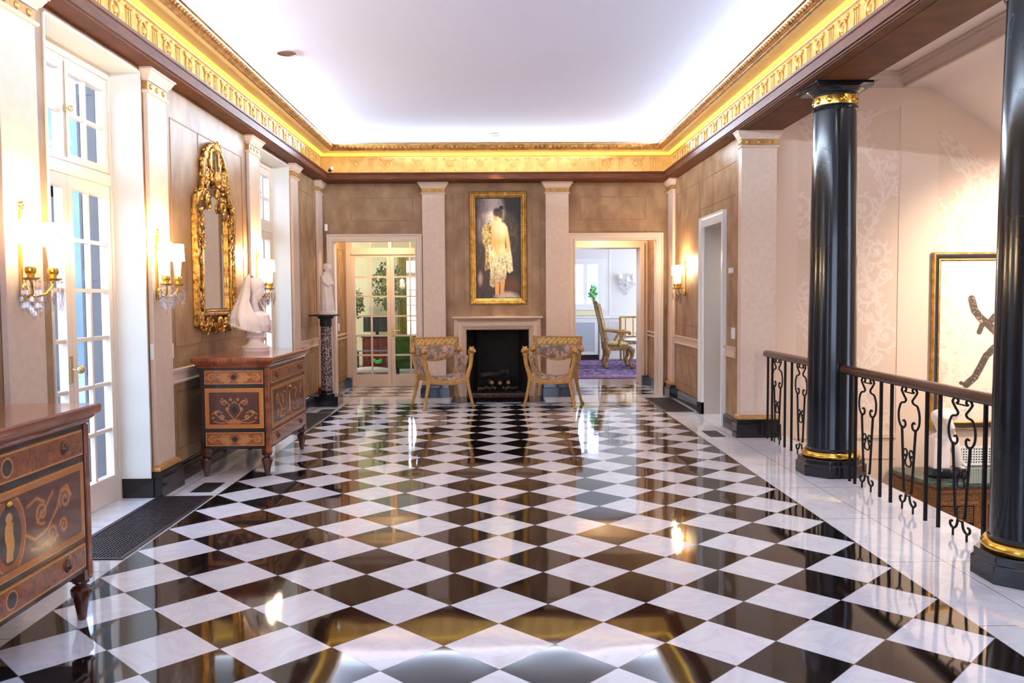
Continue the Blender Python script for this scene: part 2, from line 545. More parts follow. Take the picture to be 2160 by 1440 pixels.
def veined_black(name, scale=3.0, kind='obj'):
    m, nt, out = newmat(name)
    b = nd(nt, 'BsdfPrincipled', Roughness=.15)
    b.inputs['Specular IOR Level'].default_value = .5
    v = coord(nt, kind, (1, 1, .6))
    n = nd(nt, 'TexNoise', Scale=scale, Detail=5, Distortion=1.2)
    nt.links.new(v, n.inputs['Vector'])
    r = nt.nodes.new('ShaderNodeValToRGB')
    e = r.color_ramp.elements
    base = S(20, 24, 27)
    e[0].position = .4965; e[0].color = base
    e[1].position = .5035; e[1].color = base
    p = e.new(.5); p.color = S(62, 68, 69)
    n2 = nd(nt, 'TexNoise', Scale=2.1, Detail=2); nt.links.new(v, n2.inputs['Vector'])
    gt = nt.nodes.new('ShaderNodeMath'); gt.operation = 'GREATER_THAN'; gt.inputs[1].default_value = .52
    nt.links.new(n2.outputs['Fac'], gt.inputs[0])
    mx = nt.nodes.new('ShaderNodeMix'); mx.data_type = 'RGBA'
    nt.links.new(gt.outputs[0], mx.inputs[0]); mx.inputs[6].default_value = base
    nt.links.new(n.outputs['Fac'], r.inputs['Fac']); nt.links.new(r.outputs['Color'], mx.inputs[7])
    nt.links.new(mx.outputs[2], b.inputs['Base Color'])
    nt.links.new(b.outputs['BSDF'], out.inputs['Surface'])
    return m
M_black = veined_black('black_marble')
M_blackbase = pbr('black_marble_plinth', S(20, 20, 24), S(30, 28, 32), 9, .12)

def glassmat(name, tint=(.96, .99, 1, 1)):
    m, nt, out = newmat(name)
    t = nd(nt, 'BsdfTransparent', Color=tint); g = nd(nt, 'BsdfGlossy', Roughness=.02)
    lw = nd(nt, 'LayerWeight', Blend=.5)
    pw = nt.nodes.new('ShaderNodeMath'); pw.operation = 'POWER'; pw.inputs[1].default_value = 4.5
    nt.links.new(lw.outputs['Facing'], pw.inputs[0])
    ma = nt.nodes.new('ShaderNodeMath'); ma.operation = 'MULTIPLY_ADD'; ma.inputs[1].default_value = .8; ma.inputs[2].default_value = .05
    nt.links.new(pw.outputs[0], ma.inputs[0])
    mx = nt.nodes.new('ShaderNodeMixShader')
    nt.links.new(ma.outputs[0], mx.inputs[0]); nt.links.new(t.outputs[0], mx.inputs[1]); nt.links.new(g.outputs[0], mx.inputs[2])
    nt.links.new(mx.outputs[0], out.inputs['Surface'])
    return m
M_glass = glassmat('window_glass')
def crystalmat():
    m, nt, out = newmat('cut_crystal')
    t = nd(nt, 'BsdfTransparent', Color=(.93, .92, .95, 1)); g = nd(nt, 'BsdfGlossy', Roughness=.03)
    fr = nd(nt, 'LayerWeight', Blend=.55)
    mx = nt.nodes.new('ShaderNodeMixShader')
    nt.links.new(fr.outputs['Facing'], mx.inputs[0]); nt.links.new(t.outputs[0], mx.inputs[1]); nt.links.new(g.outputs[0], mx.inputs[2])
    nt.links.new(mx.outputs[0], out.inputs['Surface'])
    return m
M_crystal = crystalmat()
def glow(name, col, strength):
    m, nt, out = newmat(name)
    e = nd(nt, 'Emission', Color=col, Strength=strength)
    nt.links.new(e.outputs[0], out.inputs['Surface'])
    return m
M_shade = glow('lit_silk_shade', (1.0, .80, .52, 1), 17)
M_candle = glow('lit_frosted_candle', (1.0, .82, .56, 1), 7)
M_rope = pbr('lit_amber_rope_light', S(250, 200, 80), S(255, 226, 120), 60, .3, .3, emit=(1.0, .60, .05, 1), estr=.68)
M_bulb = glow('lit_lamp', (1.0, .9, .75, 1), 2.2)

# ------------------------------------------------------------------ floor
M_floor = marble_floor('marble_checker', -.003, 3.343, 2.170, 12.02)
M_vfloor_l = marble_floor('marble_checker_left_lobby', .09, 12.98, 2.45, 14.36, 12.955)
M_vfloor_r = marble_floor('marble_checker_right_lobby', .09, 12.98, 2.47, 14.36, 12.955)
struct('floor', MB().box(-3.0, 3.08, -3.0, 12.955, -.25, 0), M_floor)
struct('floor', MB().box(-2.62, -1.0, 12.955, 14.45, -.25, 0), M_vfloor_l)
struct('floor', MB().box(1.0, 2.62, 12.955, 14.45, -.25, 0), M_vfloor_r)
M_wood = pbr('dark_parquet', S(108, 74, 60), S(140, 104, 88), 3, .3, stretch=(6, 1, 1), coat=.3)
struct('floor', MB().box(-.3, 6.0, 14.45, 21.3, -.25, -.001), M_wood)
M_carpet = pbr('sitting_room_carpet', S(150, 150, 140), S(120, 124, 112), 30, .95)
struct('floor', MB().box(-6.0, -.4, 14.45, 19.5, -.25, -.001), M_carpet)
struct('floor', MB().box(3.08, 7.2, -1.0, 9.02, -1.5, -1.27), pbr('landing_stone', S(190, 176, 160), rough=.3))
struct('floor', MB().box(2.9, 4.6, 9.3, 11.6, -.25, -.001), M_wood)

# ------------------------------------------------------------------ left wall with its french doors
OPEN = [(.60, 1.92), (5.08, 6.40), (9.56, 10.88)]
ZT = 3.19
w = MB()
y0 = -3.0
for a, b in OPEN:
    w.box(-3.0, -2.65, y0, a, 0, 3.95); w.box(-3.0, -2.65, a, b, ZT, 3.95); y0 = b
w.box(-3.0, -2.65, y0, 13.1, 0, 3.95)
wall_left = struct('wall_left', w, M_wall)
g = MB()
def grooves_left(ya, yb):
    t = .004
    for (p, q) in ((ya+.14, yb-.14),):
        for z in (.27, .74, 1.12, 2.98):
            g.box(-2.65, -2.65+t, p, q, z-.005, z+.005)
        for (z0, z1) in ((.27, .74), (1.12, 2.98)):
            g.box(-2.65, -2.65+t, p-.005, p+.005, z0, z1); g.box(-2.65, -2.65+t, q-.005, q+.005, z0, z1)
        n = max(1, int(round((q-p)/.62)))
        for k in range(1, n):
            y = p+(q-p)*k/n
            g.box(-2.65, -2.65+t, y-.003, y+.003, 1.12, 2.98)
grooves_left(6.84, 9.04); grooves_left(11.26, 12.42); grooves_left(2.6, 4.5)
struct('panel_joint', g, M_groove, wall_left)
cr = MB(); bb = MB()
for a, b in ((1.92, 4.5), (6.84, 9.04), (11.26, 12.42)):
    cr.prism([(-2.65, .815), (-2.625, .82), (-2.62, .835), (-2.635, .845), (-2.635, .9), (-2.615, .915), (-2.61, .935), (-2.65, .94)], 'y', a, b)
    bb.prism([(-2.65, 0), (-2.62, 0), (-2.62, .13), (-2.635, .15), (-2.65, .155)], 'y', a, b)
struct('trim_1', cr, M_pil); struct('baseboard_left', bb, M_blackbase)

def glazed_leaf(parent, name, ya, yb, za, zb, rows, cols, bottom, st=.062, x=-2.90, sash=.03):
    """one glazed leaf lying in a plane x=const"""
    m = MB(); g = MB()
    m.box(x-sash, x+sash, ya, ya+st, za, zb); m.box(x-sash, x+sash, yb-st, yb, za, zb)
    m.box(x-sash, x+sash, ya+st, yb-st, za, za+bottom); m.box(x-sash, x+sash, ya+st, yb-st, zb-.085, zb)
    p, q, r, s_ = ya+st, yb-st, za+bottom, zb-.085
    for k in range(1, cols):
        y = p+(q-p)*k/cols; m.box(x-.0165, x+.0165, y-.013, y+.013, r, s_)
    for k in range(1, rows):
        z = r+(s_-r)*k/rows; m.box(x-.018, x+.018, p, q, z-.013, z+.013)
    g.quad((x, p-.01, r-.01), (x, q+.01, r-.01), (x, q+.01, s_+.01), (x, p-.01, s_+.01))
    o = m.build(name, M_white, parent)
    g.build('glazing', M_glass, o)
    return o

def french_door(name, a, b):
    root = sroot(name)
    f = MB(); c = (a+b)/2
    f.box(-2.96, -2.86, a, a+.035, 0, ZT); f.box(-2.96, -2.86, b-.035, b, 0, ZT)
    f.box(-2.96, -2.86, a+.035, b-.035, 2.345, 2.43); f.box(-2.96, -2.86, a+.035, b-.035, 3.12, ZT)
    f.build('frame', M_white, root, bevel=.004)
    r = MB()
    r.box(-2.86, -2.64, a-.012, a+.004, 0, ZT); r.box(-2.86, -2.64, b-.004, b+.012, 0, ZT); r.box(-2.86, -2.64, a, b, ZT-.006, ZT+.01)
    r.build('reveal_lining', M_reveal, root)
    for ya, yb in ((a+.037, c-.002), (c+.002, b-.037)):
        glazed_leaf(root, 'leaf', ya, yb, .012, 2.343, 6, 2, .19)
        glazed_leaf(root, 'casement', ya, yb, 2.433, 3.118, 2, 2, .055, .055)
    k = MB(); k.tube([(-2.868, c-.03, 1.04), (-2.83, c-.03, 1.04)], .008); k.ell((-2.805, c-.03, 1.04), (.026, .03, .03)); k.box(-2.871, -2.862, c-.05, c-.012, .95, 1.13)
    k.build('knob', M_oldbrass, root)
    e = MB(); e.tube([(-2.862, c, 2.46), (-2.862, c, 3.09)], .005); e.box(-2.872, -2.852, c-.015, c+.015, 2.76, 2.80); e.ell((-2.83, c, 2.78), (.02, .014, .024))
    e.build('espagnolette', M_oldbrass, root)
    h = MB()
    for z in (.3, 1.15, 2.05, 2.6, 2.95): h.tube([(-2.865, b-.036, z-.05), (-2.865, b-.036, z+.05)], .009)
    h.build('hinge', M_white, root)
    bs = MB(); bs.box(-2.86, -2.625, b-.0045, b+.012, 0, .15); bs.box(-2.86, -2.625, a-.012, a+.0045, 0, .15)
    bs.build('base_block', M_blackbase, root)
    return root
french_door('door_1', *OPEN[1]); french_door('door_2', *OPEN[2]); french_door('door_3', *OPEN[0])

# outside the french doors
M_shut = pbr('grey_shutter', S(92, 90, 90), S(82, 80, 82), 6, .5)
def shutter(x0, x1, y, z1, label):
    t = thing('exterior_shutter', label, 'shutter', ((x0+x1)/2, y, -.05), 0, 'grey shutters outside the french doors')
    w_ = (x1-x0)/2; h = z1+.05
    f = MB(); f.box(-w_, -w_+.018, -.014, .014, 0, h); f.box(w_-.018, w_, -.014, .014, 0, h)
    for z in (0, .9, 1.7, 2.33, h-.08): f.box(-w_+.018, w_-.018, -.014, .014, z, z+.08)
    f.build('frame', M_shut, t)
    MB().box(-w_+.016, w_-.016, -.006, .006, .06, h-.06).build('panel', M_shut, t)
shutter(-3.10, -2.964, 6.382, 3.1, 'grey shutter seen through the right leaf of the near french door')
shutter(-3.42, -3.27, 6.42, 2.36, 'grey shutter seen through the left leaf of the near french door')
shutter(-3.08, -2.964, 10.862, 3.1, 'grey shutter seen through the far french door')
M_ext = pbr('blue_grey_clapboard', S(96, 124, 146), S(118, 144, 164), 1.5, .9)
struct('ground', MB().box(-30, -3.02, -8, 40, -.3, -.05), pbr('terrace_paving', S(160, 168, 178), S(146, 154, 164), 2, .8))
struct('wall_garden', MB().box(-9.4, -9.0, 4, 27, -.05, 5.4), M_ext)
def foliage(name, c, r, n, label, cat, mat, size=.10, seed=1):
    rr = random.Random(seed); m = MB()
    for _ in range(n):
        a = rr.random()*2*PI; z = rr.uniform(-1, 1); q = math.sqrt(1-z*z); k = rr.random()**.4
        p = Vector((c[0]+r[0]*k*q*math.cos(a), c[1]+r[1]*k*q*math.sin(a), c[2]+r[2]*k*z))
        d = Vector((rr.gauss(0, 1), rr.gauss(0, 1), rr.gauss(0, 1))).normalized(); e = d.orthogonal().normalized()
        s_ = size*rr.uniform(.6, 1.3)
        m.add([p-d*s_, p+e*s_*.4, p+d*s_, p-e*s_*.4], [(0, 1, 2, 3)])
    o = m.build(name, mat)
    return tag(o, label, cat)
M_leaf = pbr('garden_leaf', S(120, 160, 130), S(80, 130, 90), 3, .6)
M_leaf2 = pbr('house_plant_leaf', S(70, 140, 50), S(40, 100, 30), 9, .4)
for k, (yy, rad, lab) in enumerate(((10.5, (1.0, 1.1, 1.2), 'pale green shrub in the garden outside the near french door'), (21.5, (.9, 1.6, 1.5), 'pale green shrub in the garden outside the far french door'))):
    t = thing('garden_shrub', lab, 'shrub', (-6.6 if k == 0 else -7.4, yy, -.05))
    o = foliage('foliage', (0, 0, rad[2]+.2), rad, 900, 'x', 'x', M_leaf, .16, k+3)
    for q in ('label', 'category'): del o[q]
    o.parent = t
    st = MB().tube([(0, 0, 0), (.03, 0, .6), (0, .05, 1.4)], [.07, .05, .02]); st.build('trunk', M_log, t)

# ------------------------------------------------------------------ back wall, openings
XL = (-2.46, -1.24); XR = (1.19, 2.42); ZD = 2.37; YB = 12.87
w = MB()
w.box(-2.65, XL[0], YB, YB+.1, 0, 3.95); w.box(XL[0], XL[1], YB, YB+.1, ZD, 3.95)
w.box(XL[1], -.475, YB, YB+.1, 0, 3.95); w.box(-.475, .475, YB, YB+.1, 1.02, 3.95)
w.box(.475, XR[0], YB, YB+.1, 0, 3.95); w.box(XR[0], XR[1], YB, YB+.1, ZD, 3.95); w.box(XR[1], 2.63, YB, YB+.1, 0, 3.95)
wall_back = struct('wall_back', w, M_wall)
g = MB()
def groove_back(x0, x1, z0, z1, y=YB):
    t = .004
    for z in (z0, z1): g.box(x0, x1, y-t, y, z-.005, z+.005)
    for x in (x0, x1): g.box(x-.005, x+.005, y-t, y, z0, z1)
groove_back(-2.2, -1.27, 2.68, 3.02); groove_back(1.27, 2.26, 2.68, 3.02)
groove_back(-.66, -.50, 1.35, 3.08); groove_back(.53, .66, 1.35, 3.08)
struct('panel_joint', g, M_groove, wall_back)

def casing(name, x0, x1, zt, y, mat=M_white, wdt=.105):
    root = sroot(name)
    m = MB()
    m.ring((x0, x1, -.5, zt), [(0, 0), (0, .03), (.02, .032), (.03, .022), (.075, .03), (.085, .045), (wdt, .05), (wdt, 0)], gy(y), (1, 1, 0, 1))
    m.build('casing', mat, root)
    return root
# cut below the floor: the casing starts on the floor
def casing2(name, x0, x1, zt, y, mat, wdt=.105, lining=None):
    root = sroot(name)
    pr = [(0, 0), (0, .03), (.02, .032), (.03, .022), (.075, .03), (.085, .045), (wdt, .05), (wdt, 0)]
    m = MB()
    vs = []
    for d, h in pr:
        vs += [(x0-d, y-h, 0), (x0-d, y-h, zt+d), (x1+d, y-h, zt+d), (x1+d, y-h, 0)]
    fs = [(4*i+k, 4*i+k+1, 4*i+k+5, 4*i+k+4) for i in range(len(pr)-1) for k in range(3)]
    n = len(pr)
    fs += [tuple(4*i for i in range(n)), tuple(4*i+3 for i in range(n))]
    m.add(vs, fs)
    m.build('casing', mat, root)
    if lining:
        l = MB(); a, b = lining
        l.box(x0-.02, x0+.004, a, b, 0, zt); l.box(x1-.004, x1+.02, a, b, 0, zt); l.box(x0, x1, a, b, zt-.004, zt+.02)
        l.build('jamb_lining', mat, root)
    return root
casing2('door_4', XL[0], XL[1], ZD, YB, M_white, lining=(YB-.002, YB+.11))
casing2('door_5', XR[0], XR[1], ZD, YB, M_white, lining=(YB-.002, YB+.11))

# lobbies behind the two openings
for s_, name in ((-1, 'left_lobby'), (1, 'right_lobby')):
    xo, xi = s_*2.56, s_*1.08
    w = MB()
    w.box(xo, xo+s_*.06, YB+.1, 14.5, 0, 2.7); w.box(xi, xi-s_*.06, YB+.1, 14.5, 0, 2.7)
    ww = struct('wall_'+name, w, M_wall)
    struct('ceiling', MB().box(xi, xo, YB+.1, 14.5, 2.62, 2.7), M_white2)
    cr = MB()
    for z in (.86, .92): cr.box(xo, xo-s_*.022, YB+.11, 14.33, z-.012, z+.012)
    cr.build('panel_rail', M_pil, ww)
    gg = MB()
    for z in (.3, .7, 1.1, 2.3): gg.box(xo, xo-s_*.004, 13.1, 14.2, z-.006, z+.006)
    for y in (13.1, 13.65, 14.2): gg.box(xo, xo-s_*.004, y-.006, y+.006, .3, 2.3)
    gg.build('panel_joint', M_groove, ww)
    struct('baseboard_'+name, MB().box(xo, xo-s_*.03, YB+.11, 14.34, 0, .15), M_blackbase)
# outer block beside each far door frame
struct('baseboard_left_block', MB().box(-2.56, -2.47, 14.24, 14.345, 0, .17), M_blackbase)
struct('baseboard_right_block', MB().box(2.45, 2.56, 14.24, 14.345, 0, .17), M_blackbase)

# french doors from the left lobby to the sitting room
root = sroot('door_6')
f = MB()
f.box(-2.56, -2.47, 14.35, 14.45, 0, 2.62); f.box(-1.15, -1.08, 14.35, 14.45, 0, 2.62)
f.box(-2.47, -1.15, 14.35, 14.45, 2.255, 2.36); f.box(-2.47, -1.15, 14.35, 14.45, 2.56, 2.62); f.box(-1.84, -1.78, 14.36, 14.44, 2.36, 2.56)
f.box(-2.47, -1.15, 14.335, 14.35, 2.245, 2.275)
f.build('frame', M_white, root, bevel=.004)
def leaf_y(parent, name, xa, xb, za, zb, rows, cols, bottom, st, y, top=.05):
    m = MB(); g = MB()
    m.box(xa, xa+st, y-.025, y+.025, za, zb); m.box(xb-st, xb, y-.025, y+.025, za, zb)
    m.box(xa+st, xb-st, y-.025, y+.025, za, za+bottom); m.box(xa+st, xb-st, y-.025, y+.025, zb-top, zb)
    p, q, r, t = xa+st, xb-st, za+bottom, zb-top
    for k in range(1, cols):
        x = p+(q-p)*k/cols; m.box(x-.014, x+.014, y-.0165, y+.0165, r, t)
    for k in range(1, rows):
        z = r+(t-r)*k/rows; m.box(p, q, y-.018, y+.018, z-.014, z+.014)
    g.quad((p-.01, y, r-.01), (q+.01, y, r-.01), (q+.01, y, t+.01), (p-.01, y, t+.01))
    o = m.build(name, M_white, parent)
    g.build('glazing', M_glass, o)
leaf_y(root, 'leaf', -2.468, -1.812, .012, 2.253, 6, 2, .2, .062, 14.4)
leaf_y(root, 'leaf', -1.808, -1.152, .012, 2.253, 6, 2, .2, .062, 14.4)
g = MB().quad((-2.47, 14.40, 2.36), (-1.15, 14.40, 2.36), (-1.15, 14.40, 2.56), (-2.47, 14.40, 2.56)); g.build('glazing', M_glass, root)
b2 = MB()
for x in (-2.14, -1.47): b2.box(x-.012, x+.012, 14.385, 14.42, 2.36, 2.56)
b2.build('glazing_bar', M_white, root)
k = MB(); k.tube([(-1.775, 14.37, .96), (-1.775, 14.33, .96), (-1.77, 14.325, .962), (-1.65, 14.325, .965)], .009); k.box(-1.79, -1.76, 14.368, 14.376, .86, 1.02)
k.build('lever_handle', M_brass, root)

# cased opening from the right lobby to the dining room
root = sroot('door_7')
f = MB()
f.box(2.43, 2.56, 14.35, 14.75, 0, 2.62); f.box(1.08, 1.19, 14.35, 14.75, 0, 2.62); f.box(1.19, 2.43, 14.35, 14.75, 2.335, 2.62)
f.box(2.43, 2.5, 14.31, 14.35, 0, 2.42); f.box(1.12, 1.19, 14.31, 14.35, 0, 2.42); f.box(1.19, 2.43, 14.31, 14.35, 2.335, 2.42)
f.build('casing', M_white, root, bevel=.006)

# ------------------------------------------------------------------ sitting room shell
M_pale = pbr('pale_straw_wall', S(222, 214, 182), S(214, 206, 172), 2, .8)
SX0, SX1, SZ0, SZ1 = -2.14, -1.0, .62, 2.42
w = MB()
w.box(-6, SX0, 19.4, 19.5, 0, 2.9); w.box(SX1, -.4, 19.4, 19.5, 0, 2.9); w.box(SX0, SX1, 19.4, 19.5, 0, SZ0); w.box(SX0, SX1, 19.4, 19.5, SZ1, 2.9)
w.box(-6.1, -6, 14.45, 15.5, 0, 2.9); w.box(-6.1, -6, 18.5, 19.5, 0, 2.9); w.box(-6.1, -6, 15.5, 18.5, 0, .3); w.box(-6.1, -6, 15.5, 18.5, 2.7, 2.9); w.box(-.46, -.4, 14.5, 19.5, 0, 2.9)  # gap left in the unseen side wall is added to let sky light in
w.box(-6, -2.62, 14.45, 14.52, 0, 2.9); w.box(-1.0, -.4, 14.45, 14.52, 0, 2.9)
struct('wall_sitting_room', w, M_pale)
struct('ceiling', MB().box(-6, -.4, 14.45, 19.5, 2.9, 3.0), M_white2)
root = sroot('window_1')
f = MB()
f.box(SX0, SX0+.07, 19.38, 19.48, SZ0, SZ1); f.box(SX1-.07, SX1, 19.38, 19.48, SZ0, SZ1); f.box(SX0, SX1, 19.38, 19.48, SZ0, SZ0+.07)
f.box(SX0, SX1, 19.38, 19.48, SZ1-.06, SZ1); f.box(SX0, SX1, 19.36, 19.48, 2.0, 2.1)
for k in range(1, 4):
    x = SX0+(SX1-SX0)*k/4; f.box(x-.015, x+.015, 19.40, 19.46, SZ0, SZ1)
for z in (1.0, 1.35, 1.7): f.box(SX0, SX1, 19.40, 19.46, z-.012, z+.012)
f.build('window_frame', M_white2, root)
MB().quad((SX0, 19.43, SZ0), (SX1, 19.43, SZ0), (SX1, 19.43, SZ1), (SX0, 19.43, SZ1)).build('pane', M_glass, root)

# ------------------------------------------------------------------ dining room shell
DX0, DX1, DZ0, DZ1 = 1.55, 2.49, 1.29, 2.35
M_din = pbr('dining_wall', S(226, 222, 216), rough=.7)
w = MB(); Y2 = 20.5
w.box(-.3, DX0, Y2, Y2+.15, 0, 3.1); w.box(DX1, 6, Y2, Y2+.15, 0, 3.1); w.box(DX0, DX1, Y2, Y2+.15, 0, DZ0); w.box(DX0, DX1, Y2, Y2+.15, DZ1, 3.1)
w.box(-.36, -.3, 14.5, Y2, 0, 3.1); w.box(6, 6.1, 14.5, 15.6, 0, 3.1); w.box(6, 6.1, 19.6, Y2, 0, 3.1); w.box(6, 6.1, 15.6, 19.6, 0, .3); w.box(6, 6.1, 15.6, 19.6, 2.7, 3.1); w.box(2.56, 6, 14.72, 14.8, 0, 3.1); w.box(-.3, 1.08, 14.72, 14.8, 0, 3.1); w.box(1.0, 2.6, 14.72, 14.8, 2.62, 3.1)  # the right side has an added opening, unseen, to bring in daylight
wd = struct('wall_dining_room', w, M_din)
struct('ceiling', MB().box(-.3, 6, 14.5, 20.7, 3.1, 3.2), M_white2)
m = MB()
m.ring((2.74, 4.6, 1.1, 2.9), [(0, 0), (.0, .012), (.025, .012), (.025, 0)], gy(Y2))
m.box(2.5, 6, Y2-.03, Y2, .99, 1.05); m.box(2.5, 6, Y2-.02, Y2, 0, .16)
m.ring((2.74, 3.6, .28, .9), [(0, 0), (0, .01), (.02, .01), (.02, 0)], gy(Y2))
m.build('panel_moulding', M_white2, wd)
root = sroot('window_2')
f = MB()
f.ring((DX0, DX1, DZ0, DZ1), [(-.05, .0), (-.05, .03), (0, .04), (.09, .05), (.1, 0)], gy(Y2))
for x in (1.78, 2.14): f.box(x-.045, x+.045, Y2+.02, Y2+.07, DZ0, DZ1)
f.build('window_frame', M_white2, root)
MB().quad((DX0, Y2+.06, DZ0), (DX1, Y2+.06, DZ0), (DX1, Y2+.06, DZ1), (DX0, Y2+.06, DZ1)).build('pane', M_glass, root)
M_sill = pbr('yellowed_sill_paint', S(226, 222, 180), rough=.6)
MB().box(DX0-.1, DX1, Y2-.02, Y2, 1.07, DZ0-.1).build('apron', M_sill, root)
t = thing('radiator_cover', 'white panelled radiator cover under the dining room window', 'radiator cover', (2.0, 20.35, 0))
c = MB(); c.box(-.5, .42, -.08, .12, .12, 1.0); c.box(-.52, .43, -.10, .12, 1.0, 1.03); c.build('cabinet', M_white2, t, bevel=.004)
c = MB(); c.box(-.42, .34, -.085, -.08, .2, .9)
for k in range(38): c.box(-.42+k*.02, -.412+k*.02, -.09, -.085, .2, .9)
c.build('grille', pbr('radiator_mesh', S(196, 204, 212), rough=.5), t)
c = MB(); c.box(-.5, .42, -.06, .1, 0, .12); c.build('plinth', M_dark, t)
t = thing('corner_post', 'white painted post with moulded blocks at the end of the radiator cover', 'post', (2.49, 20.365, 0))
c = MB(); c.box(-.04, .045, -.12, .095, 0, 1.0); c.box(-.045, .055, -.13, .095, 0, .16); c.box(-.045, .055, -.13, .095, .78, .82); c.box(-.045, .06, -.135, .095, 1.0, 1.04); c.build('shaft', M_white2, t, bevel=.006)

# ------------------------------------------------------------------ right wall and passage
RD = (9.79, 10.70)
w = MB()
w.box(2.63, 2.93, 9.21, RD[0], 0, 3.95); w.box(2.63, 2.93, RD[0], RD[1], ZD, 3.95); w.box(2.63, 2.93, RD[1], 12.97, 0, 3.95)
wall_right = struct('wall_right', w, M_wall)
g = MB(); t4 = .004
for z in (.27, .7, 1.1, 2.98): g.box(2.63-t4, 2.63, 10.95, 12.35, z-.005, z+.005)
for y in (10.95, 12.35): g.box(2.63-t4, 2.63, y-.004, y+.004, 1.1, 2.98)
for z in (2.62, 2.98): g.box(2.63-t4, 2.63, 9.3, 10.95, z-.005, z+.005)
g.build('panel_joint', M_groove, wall_right)
root = sroot('door_8')
pr = [(0, 0), (0, .03), (.02, .032), (.03, .022), (.09, .03), (.1, .045), (.125, .05), (.125, 0)]
vs = []
for d, h in pr:
    vs += [(2.63-h, RD[0]-d, 0), (2.63-h, RD[0]-d, ZD+d), (2.63-h, RD[1]+d, ZD+d), (2.63-h, RD[1]+d, 0)]
fs = [(4*i+k, 4*i+k+1, 4*i+k+5, 4*i+k+4) for i in range(len(pr)-1) for k in range(3)]
fs += [tuple(4*i for i in range(8)), tuple(4*i+3 for i in range(8))]
MB().add(vs, fs).build('casing', M_white2, root)
MB().box(2.57, 2.63, RD[1], RD[1]+.125, 0, .15).build('base_block', M_blackbase, root)
M_jamb = pbr('grey_jamb_paint', S(184, 176, 168), rough=.6)
l = MB(); l.box(2.632, 2.93, RD[1]-.006, RD[1]+.01, 0, ZD); l.box(2.632, 2.93, RD[0]-.01, RD[0]+.006, 0, ZD); l.box(2.632, 2.93, RD[0], RD[1], ZD-.006, ZD+.01)
l.build('jamb_lining', M_jamb, root)
w = MB(); w.box(2.93, 4.6, 11.4, 11.5, 0, 2.7); w.box(4.5, 4.6, 9.3, 11.5, 0, 2.7); w.box(2.93, 4.6, 9.24, 9.32, 0, 2.7)
struct('wall_passage', w, M_white2)
struct('ceiling', MB().box(2.93, 4.6, 9.3, 11.5, 2.6, 2.7), M_white2)
cr = MB(); bb = MB()
for a, b in ((9.27, RD[0]-.126), (RD[1]+.126, 12.4)):
    cr.prism([(2.63, .815), (2.605, .82), (2.60, .835), (2.615, .845), (2.615, .9), (2.595, .915), (2.59, .935), (2.63, .94)], 'y', a, b)
    bb.prism([(2.63, 0), (2.60, 0), (2.60, .13), (2.615, .15), (2.63, .155)], 'y', a, b)
struct('trim_2', cr, M_pil); struct('baseboard_right', bb, M_blackbase)

# wall behind the camera, with its wide window
w = MB(); w.box(-3, -2.1, -3, -2.9, 0, 3.95); w.box(2.1, 3.0, -3, -2.9, 0, 3.95); w.box(-2.1, 2.1, -3, -2.9, 0, .3); w.box(-2.1, 2.1, -3, -2.9, 3.1, 3.95)
struct('wall_front', w, M_wall)
root = sroot('window_3'); f = MB()
for k in range(5):
    x = -2.1+4.2*k/4; f.box(x-.03, x+.03, -2.99, -2.91, .3, 3.1)
for z in (.33, 1.2, 2.1, 3.07): f.box(-2.1, 2.1, -2.98, -2.92, z-.025, z+.025)
f.build('window_frame', M_white2, root)
# solid wall of the hall on the right, nearer than the camera
struct('wall_right_front', MB().box(2.63, 2.95, -3, 1.2, 0, 3.3), M_wall)

# ------------------------------------------------------------------ ceiling and cornice
cl = MB()
ZC = 3.80
HOLES = [(-1.95, 8.06), (-.02, 12.05)]
yy = -3.0
for hx, hy in HOLES:
    cl.box(-3.0, 2.95, yy, hy-.11, ZC, ZC+.14)
    cl.box(-3.0, hx-.11, hy-.11, hy+.11, ZC, ZC+.14); cl.box(hx+.11, 2.95, hy-.11, hy+.11, ZC, ZC+.14); yy = hy+.11
cl.box(-3.0, 2.95, yy, 12.97, ZC, ZC+.14)
struct('ceiling', cl, M_ceil)
RECT = (-2.46, 2.46, -2.6, 12.48)
b = MB()
b.ring(RECT, [(.19, 3.235), (.035, 3.235), (.03, 3.245), (.014, 3.248), (.014, 3.318), (.004, 3.326), (0, 3.345), (.02, 3.345), (.022, 3.338), (.115, 3.338)], gz)
b.box(-2.65, 2.65, 12.669, 12.872, 3.235, 3.33)
trim3 = struct('trim_3', b, M_brown)
bm_ = MB(); bm_.box(2.62, 2.96, -2.9, 9.26, 3.235, 3.80)
bm_.box(2.60, 2.98, -2.9, 9.0, 3.225, 3.235); bm_.box(2.51, 2.60, -2.9, 9.2, 3.228, 3.235)
struct('trim_4', bm_, M_brown)
fz = MB()
fz.ring(RECT, [(.122, 3.335), (.122, 3.36), (.130, 3.37), (.136, 3.59), (.118, 3.60)], gz)
